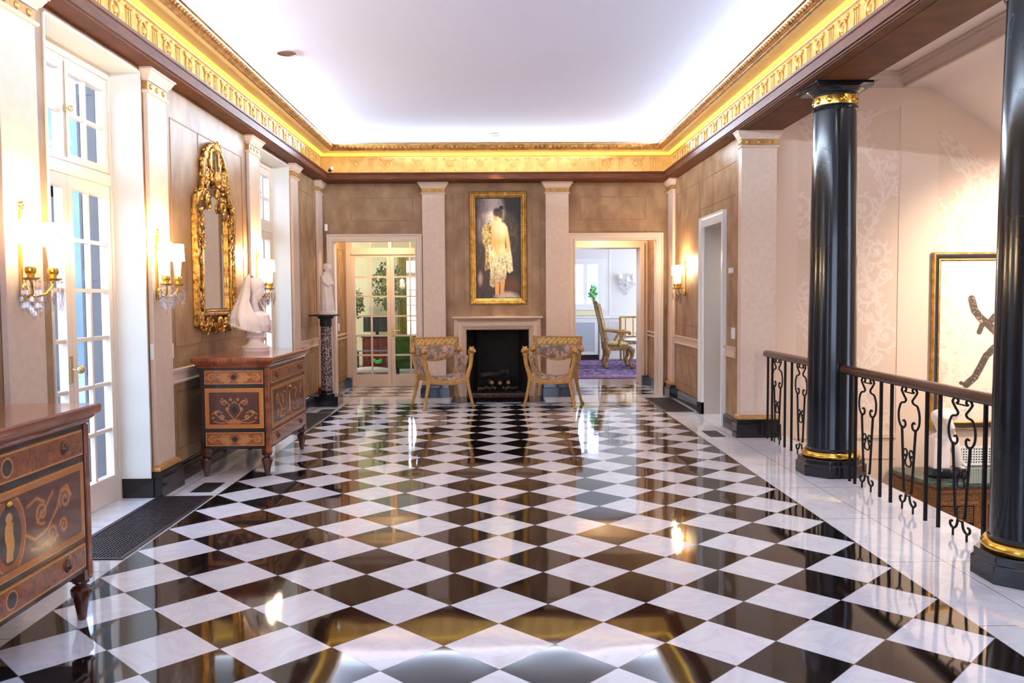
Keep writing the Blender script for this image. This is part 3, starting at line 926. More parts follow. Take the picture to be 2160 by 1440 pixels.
def frieze_bits(place, L0, L1, sp, c0):
    """rosettes, flutes and drops; place(s along, z, out)"""
    k0 = math.ceil((L0-c0)/sp); k1 = math.floor((L1-c0)/sp)
    for k in range(k0, k1+1):
        s_ = c0+k*sp
        fz.tube([place(s_+.066*math.cos(t*PI/8), 3.478+.066*math.sin(t*PI/8), .006) for t in range(16)], .011, 5, closed=True)
        fz.ell(place(s_, 3.478, 0), (.03, .03, .03), 8, 4)
        for dx in (-.085, .085):
            fz.ell(place(s_+dx, 3.558, .004), (.017, .017, .017), 6, 4)
            fz.ell(place(s_+dx*.82, 3.54, .004), (.014, .014, .014), 6, 4)
            fz.ell(place(s_+dx, 3.395, .004), (.014, .014, .014), 6, 4)
        for dx in (-.036, 0, .036):
            q = s_+sp/2+dx
            if L0 < q < L1:
                fz.ell(place(q, 3.563, .006), (.015, .015, .013), 6, 4)
                fz.tube([place(q, 3.545, .0), place(q, 3.37, .003)], .009, 4)
frieze_bits(lambda s_, z, o: (s_, 12.614-o-.004*(z-3.37)/.22, z), -2.54, 2.54, .462, .231)
frieze_bits(lambda s_, z, o: (-2.592+o, s_, z), 3.0, 12.5, .462, 12.36)
frieze_bits(lambda s_, z, o: (2.592-o, s_, z), 2.5, 12.5, .462, 12.36)
struct('trim_5', fz, pbr('pale_gilding', S(222, 180, 104), S(206, 160, 84), 12, .45, .35, bump=.15, bscale=60))
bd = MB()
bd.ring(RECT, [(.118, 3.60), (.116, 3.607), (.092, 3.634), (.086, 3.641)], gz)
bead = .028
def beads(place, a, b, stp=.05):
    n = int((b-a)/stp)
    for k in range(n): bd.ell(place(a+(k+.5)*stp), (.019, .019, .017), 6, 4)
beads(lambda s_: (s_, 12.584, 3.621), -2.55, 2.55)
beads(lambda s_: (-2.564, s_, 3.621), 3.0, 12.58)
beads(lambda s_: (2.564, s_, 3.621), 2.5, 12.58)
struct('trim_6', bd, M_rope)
cw = MB()
cw.ring(RECT, [(-.045, 3.650), (-.05, 3.656), (-.058, 3.660), (-.062, 3.668), (-.082, 3.672), (-.088, 3.68), (-.108, 3.708), (-.112, 3.722), (-.13, 3.724), (-.132, 3.733), (-.10, 3.737), (.25, 3.738)], gz)
n = 0
def dent(place, a, b, stp=.062):
    for k in range(int((b-a)/stp)): cw.ell(place(a+(k+.5)*stp), (.021, .021, .02), 6, 4)
dent(lambda s_: (s_, 12.385, 3.693), -2.34, 2.34); dent(lambda s_: (-2.365, s_, 3.693), 3.0, 12.36); dent(lambda s_: (2.365, s_, 3.693), 2.5, 12.36)
struct('trim_7', cw, pbr('antique_gilding', S(176, 128, 64), S(122, 80, 40), 20, .42, .6, bump=.15, bscale=60))
sf = MB().ring(RECT, [(.086, 3.641), (.07, 3.645), (.0, 3.644), (-.045, 3.650)], gz)
struct('trim_9', sf, pbr('smooth_gilding', S(228, 202, 156), S(220, 188, 138), 3, .5, .1))

# ------------------------------------------------------------------ pilasters
def pilaster(label, rect, sides, face):
    """face: 'x+','x-','y-' = side carrying the rosettes"""
    a0, a1, b0, b1 = rect
    t = thing('pilaster', label, 'pilaster', ((a0+a1)/2, (b0+b1)/2, 0), 0, 'limestone pilasters of the hall')
    hx, hy = (a1-a0)/2, (b1-b0)/2
    R = (-hx, hx, -hy, hy)
    MB().ring(R, [(0, .235), (0, 3.058)], gz, sides, cap=True).build('shaft', M_pil, t, bevel=.003)
    MB().ring(R, [(.0, 3.143), (.012, 3.148), (.016, 3.162), (.030, 3.172), (.042, 3.196), (.05, 3.206), (.05, 3.214), (.062, 3.217), (.062, 3.2345)], gz, sides, cap=True).build('capital', M_pil, t)
    MB().ring(R, [(0, 3.056), (.012, 3.058), (.02, 3.067), (.018, 3.078), (.004, 3.084)], gz, sides, cap=True).build('astragal', M_pil, t)
    gb = MB().ring(R, [(.003, 3.083), (.003, 3.144)], gz, sides)
    faces = {'x+': [(hx+.004, y, 0) for y in (-hy*.66, 0, hy*.66)], 'x-': [(-hx-.004, y, 0) for y in (-hy*.66, 0, hy*.66)], 'y-': [(x, -hy-.004, 0) for x in (-hx*.66, 0, hx*.66)]}
    for fc in face.split(','):
        for p in faces[fc]: gb.ell((p[0], p[1], 3.1135), (.012 if fc[0] == 'x' else .024, .024 if fc[0] == 'x' else .012, .022), 10, 5)
    gb.build('gilt_band', M_goldpaint, t)
    MB().ring(R, [(.012, .187), (.03, .192), (.036, .208), (.03, .224), (.012, .234), (0, .238)], gz, sides, cap=True).build('base_moulding', M_goldpaint if face != 'y-' else M_wall, t)
    MB().ring(R, [(.05, 0), (.05, .14), (.04, .145), (.036, .188)], gz, sides, cap=True).build('plinth', M_blackbase, t)
    return t
L_ = (0, 1, 1, 1); R_ = (1, 0, 1, 1); B_ = (1, 1, 1, 0)
pilaster('limestone pilaster at the left edge carrying the nearest lit sconce', (-2.648, -2.612, 4.55, 4.92), L_, 'x+')
pilaster('limestone pilaster between the near french door and the gilt mirror', (-2.648, -2.612, 6.46, 6.82), L_, 'x+')
pilaster('limestone pilaster behind the veiled bust, left of the far french door', (-2.648, -2.612, 9.06, 9.42), L_, 'x+')
pilaster('narrow limestone pilaster just beyond the far french door', (-2.648, -2.612, 10.93, 11.25), L_, 'x+')
pilaster('limestone pilaster in the far left corner behind the statuette', (-2.648, -2.612, 12.46, 12.80), L_, 'x+')
pilaster('limestone pilaster left of the painting over the fireplace', (-1.118, -.782, 12.755, 12.868), B_, 'y-')
pilaster('limestone pilaster right of the painting over the fireplace', (.735, 1.082, 12.755, 12.868), B_, 'y-')
pilaster('narrow limestone pilaster in the far right corner', (2.585, 2.628, 12.44, 12.80), R_, 'x-')
pilaster('broad pink limestone pier at the end of the iron balustrade', (2.575, 2.95, 8.90, 9.018), (1, 1, 1, 0), 'y-,x-')

# ------------------------------------------------------------------ stair hall
w = MB(); w.box(2.955, 7.3, 9.02, 9.2, -1.5, 3.95)
wall_stair = struct('wall_stair_far', w, M_stairpaper)
w = MB(); wy0, wy1, wz0, wz1 = 3.7, 5.1, -.5, 3.6
w.box(7.2, 7.3, -1, wy0, -1.5, 3.95); w.box(7.2, 7.3, wy1, 9.2, -1.5, 3.95); w.box(7.2, 7.3, wy0, wy1, -1.5, wz0); w.box(7.2, 7.3, wy0, wy1, wz1, 3.95)
struct('wall_stair_right', w, M_stairpaper)
struct('wall_stair_near', MB().box(2.95, 7.3, -1.1, -1.0, -1.5, 3.95), M_stairpaper)
root = sroot('window_4'); f = MB()
for y in (wy0+.03, (wy0+wy1)/2, wy1-.03): f.box(7.21, 7.27, y-.03, y+.03, wz0, wz1)
for z in (wz0+.03, .8, 2.0, wz1-.03): f.box(7.21, 7.27, wy0, wy1, z-.025, z+.025)
f.build('window_frame', M_white2, root)
struct('wall_stair_string', MB().box(3.0, 3.08, -1, 9.02, -1.5, -.25), M_white2)
M_stceil = pbr('stair_ceiling_paint', S(236, 224, 216), rough=.7)
c = MB(); c.box(2.96, 4.34, -1, 9.02, 3.86, 3.96); c.box(4.34, 7.3, -1, 6.3, 3.86, 3.96)
c.prism([(4.33, 3.715), (4.6, 3.715), (7.3, 1.93), (7.3, 4.0), (4.33, 4.0)], 'y', 6.3, 9.02)
struct('ceiling', c, M_stceil)
c = MB()
prof = [(0, 3.70), (.02, 3.705), (.02, 3.74), (.035, 3.75), (.05, 3.785), (.075, 3.805), (.08, 3.83), (.10, 3.84), (.10, 3.86), (0, 3.86)]
c.prism([(9.02-d, z) for d, z in prof], 'x', 2.96, 4.34)
c.prism([(4.34-d, z) for d, z in prof], 'y', 1.0, 9.02)
struct('trim_8', c, pbr('stone_crown', S(206, 184, 168), rough=.6))
def damask(A, B):
    n = vnoise(A, B, 90, 21)
    C = np.tile(l3(222, 194, 170), (len(A), 1))*(.97+.06*n[:, None])
    hgt = B.max(); wd_ = A.max()
    m_ = np.zeros(len(A))
    rr = random.Random(5)
    ncol = max(1, int(round(wd_/.52)))
    for col in range(ncol):
        x0 = wd_*(col+.5)/ncol; off = .4*(col % 2)
        stem = lambda y: x0+.11*math.sin((y+off)*2*PI/1.3)
        y = -.2; side = 1
        while y < hgt+.3:
            big, fine = [], []
            big.append([(stem(y+.065*k), y+.065*k) for k in range(8)])
            cx, cy = stem(y+.2)+side*.15, y+.30
            r1 = rr.uniform(.14, .18)
            sp = spiral(cx, cy, .02, r1, PI*.1*side, -1.6*side, 44)
            fine.append(sp); ex, ey = sp[-1]
            fine.append([(ex+(stem(y-.02)-ex)*u, ey+(y-.02-ey)*u-.05*math.sin(PI*u)) for u in [k/8 for k in range(9)]])
            for k in range(14, 44, 3):
                px, py = sp[k]; ang = math.atan2(py-cy, px-cx); L = rr.uniform(.035, .075)
                fine.append([(px+L*q*math.cos(ang-side*(.9-1.3*q)), py+L*q*math.sin(ang-side*(.9-1.3*q))) for q in (0, .35, .7, 1)])
            for k in range(6):
                a = k*1.047+rr.random(); fine.append([(cx, cy), (cx+.035*math.cos(a), cy+.035*math.sin(a))])
            c2x, c2y = stem(y+.42)-side*.16, y+.5
            s2 = spiral(c2x, c2y, .012, .075, rr.random()*6, 1.4*side, 26); fine.append(s2); fine.append([s2[-1], (stem(y+.34), y+.34)])
            for k in range(7):
                yy = y+.065*k; L = rr.uniform(.05, .09); d = side if k % 2 else -side
                fine.append([(stem(yy), yy), (stem(yy)+d*L*.6, yy+L*.35), (stem(yy)+d*L*.9, yy+L*.9)])
            sel = (B > y-.3) & (B < y+.9) & (abs(A-x0) < .62)
            if sel.any():
                m_[sel] = np.maximum(m_[sel], np.maximum(strokes(A[sel], B[sel], big, .014, .9), strokes(A[sel], B[sel], fine, .0135, 1.0)))
            y += .455; side *= -1
    m_ *= .55+.45*vnoise(A, B, 26, 22)
    return blend(C, m_*.72, l3(238, 220, 204))
painted('damask_panel', 1.075, 3.42, 170, 520, damask, lambda a, b, d: (3.215+a, 9.02-d, .05+b), M_damask, wall_stair, .0015)
def damask2(A, B):
    return damask(A, B)
def place_d2(a, b, d):
    x = 4.725+a; ztop = 3.715-max(0, x-4.6)*.661-.36
    return (x, 9.02-d, .05+min(b/3.3, 1.0)*(ztop-.05))
painted('damask_panel', 1.9, 3.3, 260, 460, damask2, place_d2, M_damask, wall_stair, .0015)
m = MB(); m.box(3.05, 4.31, 9.0, 9.02, -.04, 0.0); m.box(4.302, 4.31, 9.012, 9.02, 0, 3.5); m.box(3.9, 4.3, 9.012, 9.02, -.27, -.255)
m.build('panel_moulding', M_pil, wall_stair)

# ================================================================== THINGS
# ------------------------------------------------------------------ marble columns and balustrade
def column(y, label):
    t = thing('marble_column', label, 'column', (2.82, y, 0), 0, 'black marble columns')
    c8 = 1/math.cos(PI/8)
    MB().lathe([(.262*c8, 0), (.262*c8, .098), (.248*c8, .1), (.248*c8, .142)], seg=8, rot=PI/8).build('plinth', M_blackbase, t, bevel=.004)
    MB().lathe([(.20, .14), (.222, .145), (.236, .163), (.236, .18), (.222, .198), (.2, .203)], seg=48).build('gilt_torus', M_brass, t)
    MB().lathe([(.2, .2), (.205, .207), (.205, .217), (.196, .226), (.195, .26), (.195, .9), (.192, 1.4), (.186, 2.0), (.176, 2.6), (.168, 3.02), (.180, 3.032), (.184, 3.045), (.180, 3.055), (.172, 3.06), (.172, 3.066)], seg=64).build('shaft', M_black, t)
    g = MB().lathe([(.168, 3.064), (.169, 3.068), (.169, 3.138), (.168, 3.142)], seg=48)
    for k in range(10):
        a = 2*PI*k/10+.3
        M = Matrix.Rotation(a, 3, 'Z')
        g.ell((.170*math.cos(a), .170*math.sin(a), 3.103), (.010, .026, .028), 10, 5, M=M)
        for j in range(6):
            b = j*PI/3
            p = M @ Vector((.174, .02*math.cos(b), .02*math.sin(b)))
            g.ell((p.x, p.y, p.z+3.103), .008, 6, 4)
    g.build('gilt_band', M_brass, t)
    cp = MB().lathe([(.168, 3.138), (.176, 3.143), (.18, 3.15), (.178, 3.156), (.19, 3.16), (.196, 3.168), (.21, 3.176), (.226, 3.188), (.226, 3.193)], seg=48)
    cp.build('echinus', M_blackbase, t)
    MB().ring((-.226, .226, -.226, .226), [(0, 3.19), (0, 3.213), (.012, 3.218), (.03, 3.223), (.03, 3.2245)], gz, cap=True).build('abacus', M_blackbase, t, bevel=.002)
    return t
column(7.06, 'veined black marble column with gilt rings between the two stretches of railing')
column(4.37, 'nearest veined black marble column, cut by the right edge')

def smooth(P, n=4):
    """Catmull-Rom through the points"""
    out = []; Q = [P[0]]+list(P)+[P[-1]]
    for i in range(1, len(Q)-2):
        p0, p1, p2, p3 = [np.array(q, float) for q in Q[i-1:i+3]]
        for k in range(n):
            t = k/n
            out.append(tuple(.5*(2*p1+(p2-p0)*t+(2*p0-5*p1+4*p2-p3)*t*t+(3*p1-p0-3*p2+p3)*t**3)))
    return out+[tuple(P[-1])]
def scroll_pts():
    """one half of a wrought scroll baluster, (offset from its axis, z)"""
    top = [(.028+.028*(1-k/14)*math.cos(-PI*.1+k*.42)+.012, .842+.028*(1-k/16)*math.sin(-PI*.1+k*.42)) for k in range(13, -1, -1)]
    neck = [(.045, .80), (.028, .775), (.04, .755), (.07, .745), (.088, .70), (.092, .655), (.085, .61), (.066, .58)]
    curl = [(.046, .575), (.032, .59), (.03, .612), (.04, .628), (.052, .622)]
    leg = [(.060, .585), (.052, .45), (.043, .30), (.034, .15), (.026, .14)]
    foot = [(.016, .115), (.022, .075), (.038, .052), (.056, .05), (.068, .065), (.066, .084), (.054, .088)]
    stub = [(.048, .05), (.048, .0)]
    return top+neck+curl, leg, foot, stub
def balustrade(name, y0, y1, rods, scrolls, label):
    t = thing(name, label, 'railing', (2.84, (y0+y1)/2, 0), 0, 'iron railings along the stair')
    yc = (y0+y1)/2
    L = (y1-y0)/2
    pr = [(-.036, .872), (.036, .872), (.042, .885), (.042, .905), (.036, .922), (.02, .932), (-.02, .932), (-.036, .922), (-.042, .905), (-.042, .885)]
    MB().prism(pr, 'y', -L, L).build('handrail', M_rail, t)
    MB().box(-.016, .016, -L+.01, L-.01, .862, .873).build('under_bar', M_iron, t)
    for y in rods:
        m = MB(); m.box(-.0095, .0095, y-yc-.0095, y-yc+.0095, 0, .864)
        m.build('baluster', M_iron, t)
    A, Bq, Cc, D = scroll_pts()
    for y in scrolls:
        m = MB()
        for s_ in (-1, 1):
            f = lambda P: [(0, y-yc+s_*a*1.62, z) for a, z in smooth(P)]
            m.tube(f(A), .0075, 6, up=(1, 0, 0)); m.tube(f(Bq), .009, 6, up=(1, 0, 0)); m.tube(f(Cc), .008, 6, up=(1, 0, 0)); m.tube(f(D), .007, 6, up=(1, 0, 0))
            m.tube([(0, y-yc+s_*q*1.62, z) for q, z in smooth([(.047, .40), (.036, .425), (.02, .43), (.010, .41), (.014, .385), (.026, .38), (.030, .395)])], .006, 6, up=(1, 0, 0))
            m.tube([(0, y-yc+s_*q*1.62, z) for q, z in smooth([(.008, .405), (.018, .37), (.026, .345), (.018, .318), (.0, .315)])], .006, 6, up=(1, 0, 0))
        m.box(-.005, .005, y-yc-.06, y-yc+.06, .824, .832); m.box(-.005, .005, y-yc-.02, y-yc+.02, .104, .112)
        m.build('scroll_baluster', M_iron, t)
balustrade('balustrade', 7.28, 8.835, [8.80, 8.66, 8.27, 8.08], [8.50, 7.83], 'short wrought iron railing between the pink pier and the far column')
balustrade('balustrade', 4.60, 6.84, [6.72, 6.62, 6.18, 6.01, 5.51, 5.345, 4.84], [6.41, 5.755, 5.09], 'long wrought iron railing between the two black columns')

# ------------------------------------------------------------------ commodes
SAT = l3(196, 118, 52); BURL = l3(150, 78, 36); WAL = l3(92, 46, 32); DK = l3(40, 26, 26); LITE = l3(206, 140, 72)
def burl(A, B, seed=0, k=1.0):
    n = .5*vnoise(A, B, 38*k, seed)+.3*vnoise(A, B, 85*k, seed+1)+.2*vnoise(A, B, 170*k, seed+2)
    return n
def border(A, B, w, h, d0, d1):
    d = np.minimum(np.minimum(A, w-A), np.minimum(B, h-B))
    return ((d >= d0) & (d < d1)).astype(float)
def inlay_small(w, h, seed=0):
    def fn(A, B):
        n = burl(A, B, seed)
        C = l3(116, 58, 28)*(1-n[:, None])+l3(178, 100, 46)*n[:, None]
        cx, cy = w/2, h/2
        dA = abs(A-cx)
        ls = []
        for r in (.04, .055, .07, .085, .1):
            ls.append([(r, cy-.035), (r+.03, cy), (r, cy+.035)])
            ls.append([(r*.6, cy-.006*10*r/.1), (r+.02, cy+.01), (r+.06, cy)])
        ls.append(spiral(w*.37, cy, .004, .032, 0, 1.4)); ls.append([(w*.40, cy-.03), (w*.46, cy), (w*.40, cy+.03)])
        C = blend(C, strokes(dA, B, ls, .0045)*.7, LITE)
        C = blend(C, (np.hypot(A-cx, B-cy) < .023).astype(float), DK)
        C = blend(C, border(A, B, w, h, .0, .006), LITE)
        return C
    return fn
def inlay_flowers(w, h):
    def fn(A, B):
        n = burl(A, B, 11)
        C = WAL*(1.15-.5*n[:, None])
        cx = w/2; dA = abs(A-cx)
        ls = [[(0.02, .05), (.10, .075), (.16, .12), (.13, .155)], [(.0, .07), (.03, .11), (.06, .15), (.04, .2), (.07, .235), (.10, .22)],
              spiral(.085, .225, .008, .03, 0, 1.2), [(.02, .21), (.0, .23)], [(.06, .05), (.12, .045), (.17, .06)], [(.10, .13), (.15, .15), (.19, .12)]]
        C = blend(C, strokes(dA, B, ls, .006)*.8, BURL)
        C = blend(C, strokes(dA, B, ls, .0028)*.7, LITE)
        for fx, fy, r in ((.105, .095, .024), (.16, .135, .013), (.06, .165, .016), (.03, .245, .014), (.18, .09, .012), (.045, .048, .012)):
            d = np.hypot(dA-fx, B-fy); a = np.arctan2(B-fy, dA-fx)
            C = blend(C, (d < r*(.8+.25*np.cos(6*a)))*.9, LITE)
            C = blend(C, (d < r*.3)*.9, WAL)
        # urn, dark lozenge and hanging husks
        C = blend(C, ((dA < .045-.25*abs(B-.055)) & (B > .03) & (B < .075))*.9, SAT)
        C = blend(C, ((dA+abs(B-.155)) < .035)*.9, DK)
        C = blend(C, border(A, B, w, h, 0, .036)*1.0, SAT*.95)
        C = blend(C, border(A, B, w, h, .034, .039)*.9, DK)
        C = blend(C, border(A, B, w, h, 0, .005), LITE)
        C *= (.86+.28*n[:, None])
        return C
    return fn
def inlay_plain(w, h, seed):
    def fn(A, B):
        n = burl(A, B, seed, .8); n2 = vnoise(A, B, 120, seed+5)*vnoise(A, B, 46, seed+6)
        C = l3(104, 52, 24)*(1-n[:, None])+l3(168, 92, 44)*n[:, None]
        C = blend(C, np.clip((n2-.34)*3.5, 0, .7), l3(84, 40, 22))
        C = blend(C, border(A, B, w, h, .0, .006), LITE)
        cx, cy = w/2, h/2
        C = blend(C, (np.hypot(A-cx, B-cy) < .032).astype(float), DK*1.4)
        C = blend(C, ((np.hypot(A-cx, B-cy) < .040) & (np.hypot(A-cx, B-cy) >= .034)).astype(float), LITE)
        return C
    return fn
def inlay_cameo(w, h):
    def fn(A, B):
        n = burl(A, B, 23, .6)
        C = WAL*(1.2-.5*n[:, None])
        cx, cy = w/2, h/2; dA = abs(A-cx)
        ls = [[(.11, cy-.03), (.18, cy-.07), (.28, cy-.05), (.36, cy+.02), (.40, cy+.09), (.45, cy+.10), (.48, cy+.05)],
              spiral(.43, cy+.045, .012, .05, .5, 1.5), spiral(.24, cy+.03, .01, .05, 2.5, 1.4), spiral(.31, cy-.08, .01, .045, 0, -1.3),
              spiral(.41, cy-.07, .008, .035, 1, 1.3), [(.2, cy), (.27, cy+.05), (.33, cy+.10)], [(.13, cy+.08), (.2, cy+.10), (.26, cy+.07)], [(.15, cy-.10), (.22, cy-.12), (.36, cy-.10)]]
        C = blend(C, strokes(dA, B, ls, .011)*.75, BURL)
        C = blend(C, strokes(dA, B, ls, .0045)*.7, LITE)
        e = np.sqrt(((A-cx)/.115)**2+((B-cy)/.165)**2)
        C = blend(C, (e < 1).astype(float), SAT); C = blend(C, (e < .93)*1.0, BURL); C = blend(C, (e < .72)*1.0, DK)
        fig = ((np.hypot((A-cx)/.022, (B-cy-.065)/.024) < 1) | ((abs(A-cx-.004*np.sin(B*60)) < .030-.08*abs(B-cy+.01)) & (B < cy+.045) & (B > cy-.105)))
        C = blend(C, fig*.95, l3(214, 150, 70))
        C = blend(C, border(A, B, w, h, 0, .034)*1.0, SAT*.85)
        C = blend(C, border(A, B, w, h, .032, .037)*.9, DK)
        C = blend(C, border(A, B, w, h, 0, .005), LITE)
        C *= (.85+.3*n[:, None])
        return C
    return fn
def make_commode(label, y):
    t = thing('commode', label, 'chest of drawers', (-2.23, y, 0), 0, 'marquetry commodes')
    HX, HY = .29, .665
    c = MB(); c.box(-HX, HX, -HY, HY, .235, .93); c.build('carcass', M_ebony, t, bevel=.004)
    tp = MB(); tp.ring((-HX, HX, -HY, HY), [(0, .925), (.008, .93), (.012, .945), (.028, .958), (.03, .968), (.045, .972), (.05, .98), (.05, 1.008), (.043, 1.016)], gz, cap=True)
    tp.build('top', M_maho, t)
    for s_ in (-1, 1):
        tm = MB()
        for k in range(26): tm.ell((-HX-.03+(2*HX+.06)*k/25, s_*(HY+.049), .994), (.010, .004, .011), 6, 4)
        tm.build('carved_edge', M_maho, t)
    for s_, sg in ((-1, 1), (1, -1)):
        for (za, zb, f) in ((.79, .905, inlay_small(.49, .115, 3)), (.415, .755, inlay_flowers(.49, .34)), (.265, .38, inlay_small(.49, .115, 8))):
            painted('marquetry_panel', .49, zb-za, 220, int((zb-za)*450), f, (lambda a, b, d, za=za, s_=s_, sg=sg: (sg*(-.245+a), s_*(HY+d), za+b)), M_inlay, t)
    for (za, zb, f, nm) in ((.79, .905, inlay_plain(1.2, .115, 31), 'drawer'), (.405, .755, inlay_cameo(1.2, .35), 'drawer'), (.265, .375, inlay_plain(1.2, .11, 35), 'drawer')):
        d = painted(nm, 1.2, zb-za, 400, int((zb-za)*340), f, (lambda a, b, d, za=za: (HX+d, -.60+a, za+b)), M_inlay, t, .012)
        if zb-za < .2:
            for yy in (-.43, .43):
                p = MB(); z = (za+zb)/2
                p.lathe([(0, 0), (.026, 0), (.026, .004), (.02, .008), (.013, .006), (.011, .010), (.015, .014), (.010, .02), (0, .021)], (HX+.012, yy, z), 16, 'x', sx=.8, sy=1.15)
                p.build('pull', pbr('bronze_pull', S(110, 84, 70), rough=.3, metal=.9) if 'bronze_pull' not in bpy.data.materials else bpy.data.materials['bronze_pull'], d)
        else:
            p = MB(); p.ell((HX+.016, 0, zb-.05), (.008, .018, .012)); p.ell((HX+.02, 0, zb-.05), (.008, .007, .007)); p.build('escutcheon', M_brass, d)
    for s_ in (-1, 1):
        MB().box(HX-.03, HX+.008, s_*(HY-.03), s_*(HY+.008), .2, .925).build('corner_stile', M_maho, t, bevel=.004)
    for sx in (-1, 1):
        for sy in (-1, 1):
            l = MB()
            l.box(sx*(HX-.032)-.036, sx*(HX-.032)+.036, sy*(HY-.032)-.036, sy*(HY-.032)+.036, .19, .245)
            l.lathe([(.017, 0), (.021, .01), (.026, .05), (.034, .09), (.046, .125), (.047, .145), (.036, .158), (.024, .165), (.026, .172), (.038, .18), (.038, .19)], (sx*(HX-.032), sy*(HY-.032), 0), 20)
            l.build('leg', M_leg, t)
    return t
com = make_commode('marquetry commode bearing the veiled bust, under the gilt mirror', 7.805)
dup(com, (-2.23, 3.315, 0), 0, 'nearest marquetry commode, cut off by the left edge')

# ------------------------------------------------------------------ veiled bust
def bust():
    BX, BY, BZ = -2.28, 7.97, 1.0165
    t = thing('veiled_bust', 'white marble bust of a veiled woman in profile on the commode', 'bust', (BX, BY, BZ), math.radians(-8))
    MB().lathe([(.128, 0), (.13, .014), (.122, .017), (.128, .024), (.13, .04), (.115, .052), (.082, .066), (.066, .085), (.062, .105), (.07, .122), (.086, .13), (.09, .14), (.084, .148), (.088, .155), (.088, .20)], seg=36).build('socle', M_white_marble, t)
    # head, neck and chest as one surface; +x is where she looks
    m = MB()
    T = Matrix.Rotation(math.radians(16), 3, 'Y')
    def hp(x, y, z):
        q = T @ Vector((x, y, z-.50))*.80; return (q.x+.012, q.y, q.z+.525)
    def he(c, r, *k): m.ell(hp(*c), tuple(.8*q for q in r), *k, M=T)
    he((-.022, 0, .595), (.098, .080, .098), 22, 14); he((.028, 0, .56), (.062, .062, .082), 20, 14)
    he((.046, 0, .492), (.034, .032, .03), 14, 10); he((.03, .032, .515), (.03, .026, .04), 12, 8); he((.03, -.032, .515), (.03, .026, .04), 12, 8)
    m.tube([hp(.078, 0, .602), hp(.092, 0, .58), hp(.106, 0, .556), hp(.094, 0, .546)], [.007, .008, .010, .007], 10)
    m.tube([hp(.056, .045, .60), hp(.072, .025, .61), hp(.078, 0, .606), hp(.072, -.025, .61), hp(.056, -.045, .60)], [.007]*5, 8)
    for q in (-1, 1): he((.072, q*.028, .585), (.014, .015, .009), 10, 6)
    he((.084, 0, .528), (.011, .02, .006), 10, 6); he((.082, 0, .517), (.011, .018, .007), 10, 6)
    m.tube([hp(-.01, 0, .53), (-.012, 0, .44), (-.01, 0, .36), (-.005, 0, .30)], [.042, .044, .062, .09], 16)
    m.ell((.02, 0, .31), (.105, .13, .075), 18, 12); m.ell((.045, .05, .28), (.065, .07, .07)); m.ell((.045, -.05, .28), (.065, .07, .07))
    m.tube([(.03, 0, .32), (.05, 0, .24), (.045, 0, .195)], [.11, .10, .085], 16)
    m.build('figure', M_white_marble, t, remesh=.0055, smooth=2)
    c = MB(); c.ell(hp(-.028, 0, .614), (.083, .070, .076), 24, 14, M=T)
    c.build('close_cap', M_white_marble, t)
    # veil: lofted from brow to shoulder, open towards the face
    rings = []; N = 26
    secs = [(.14+.07, -.045, .168, .19, 2.62), (.26, -.05, .185, .2, 2.58), (.33, -.05, .172, .19, 2.45), (.40, -.05, .142, .16, 2.2), (.47, -.045, .115, .125, 2.0), (.54, -.032, .102, .102, 1.95), (.60, -.022, .093, .090, 1.85), (.65, -.018, .080, .076, 1.8), (.685, -.022, .062, .058, 1.8), (.71, -.032, .036, .034, 1.9), (.722, -.042, .014, .014, 2.4)]
    m = MB()
    for zz, cx, rx, ry, op in secs:
        outer = []
        inner = []
        for k in range(N+1):
            a = PI-op+2*op*k/N
            fold = 1+(.035+.05*max(0, min(1, (.62-zz)*3)))*math.sin(9*a+zz*11)
            p = (cx+rx*math.cos(a)*fold, ry*math.sin(a)*fold)
            outer.append((p[0], p[1], zz-(.05*math.cos(a) if zz < .3 else 0)))
            inner.append((cx+(rx-.012)*math.cos(a)*fold, (ry-.012)*math.sin(a)*fold, zz-(.05*math.cos(a) if zz < .3 else 0)))
        rings.append(outer+inner[::-1])
    m.loft(rings)
    m.build('veil', M_white_marble, t, angle=60)
    b = MB()
    for k in range(40):
        a = PI-2.58+5.16*k/39
        fold = 1+.085*math.sin(9*a+.21*11)
        b.ell((-.045+.17*math.cos(a)*fold, .195*math.sin(a)*fold, .222-.05*math.cos(a)), (.012, .012, .016), 8, 5)
    b.build('embroidered_hem', M_white_marble, t)
bust()

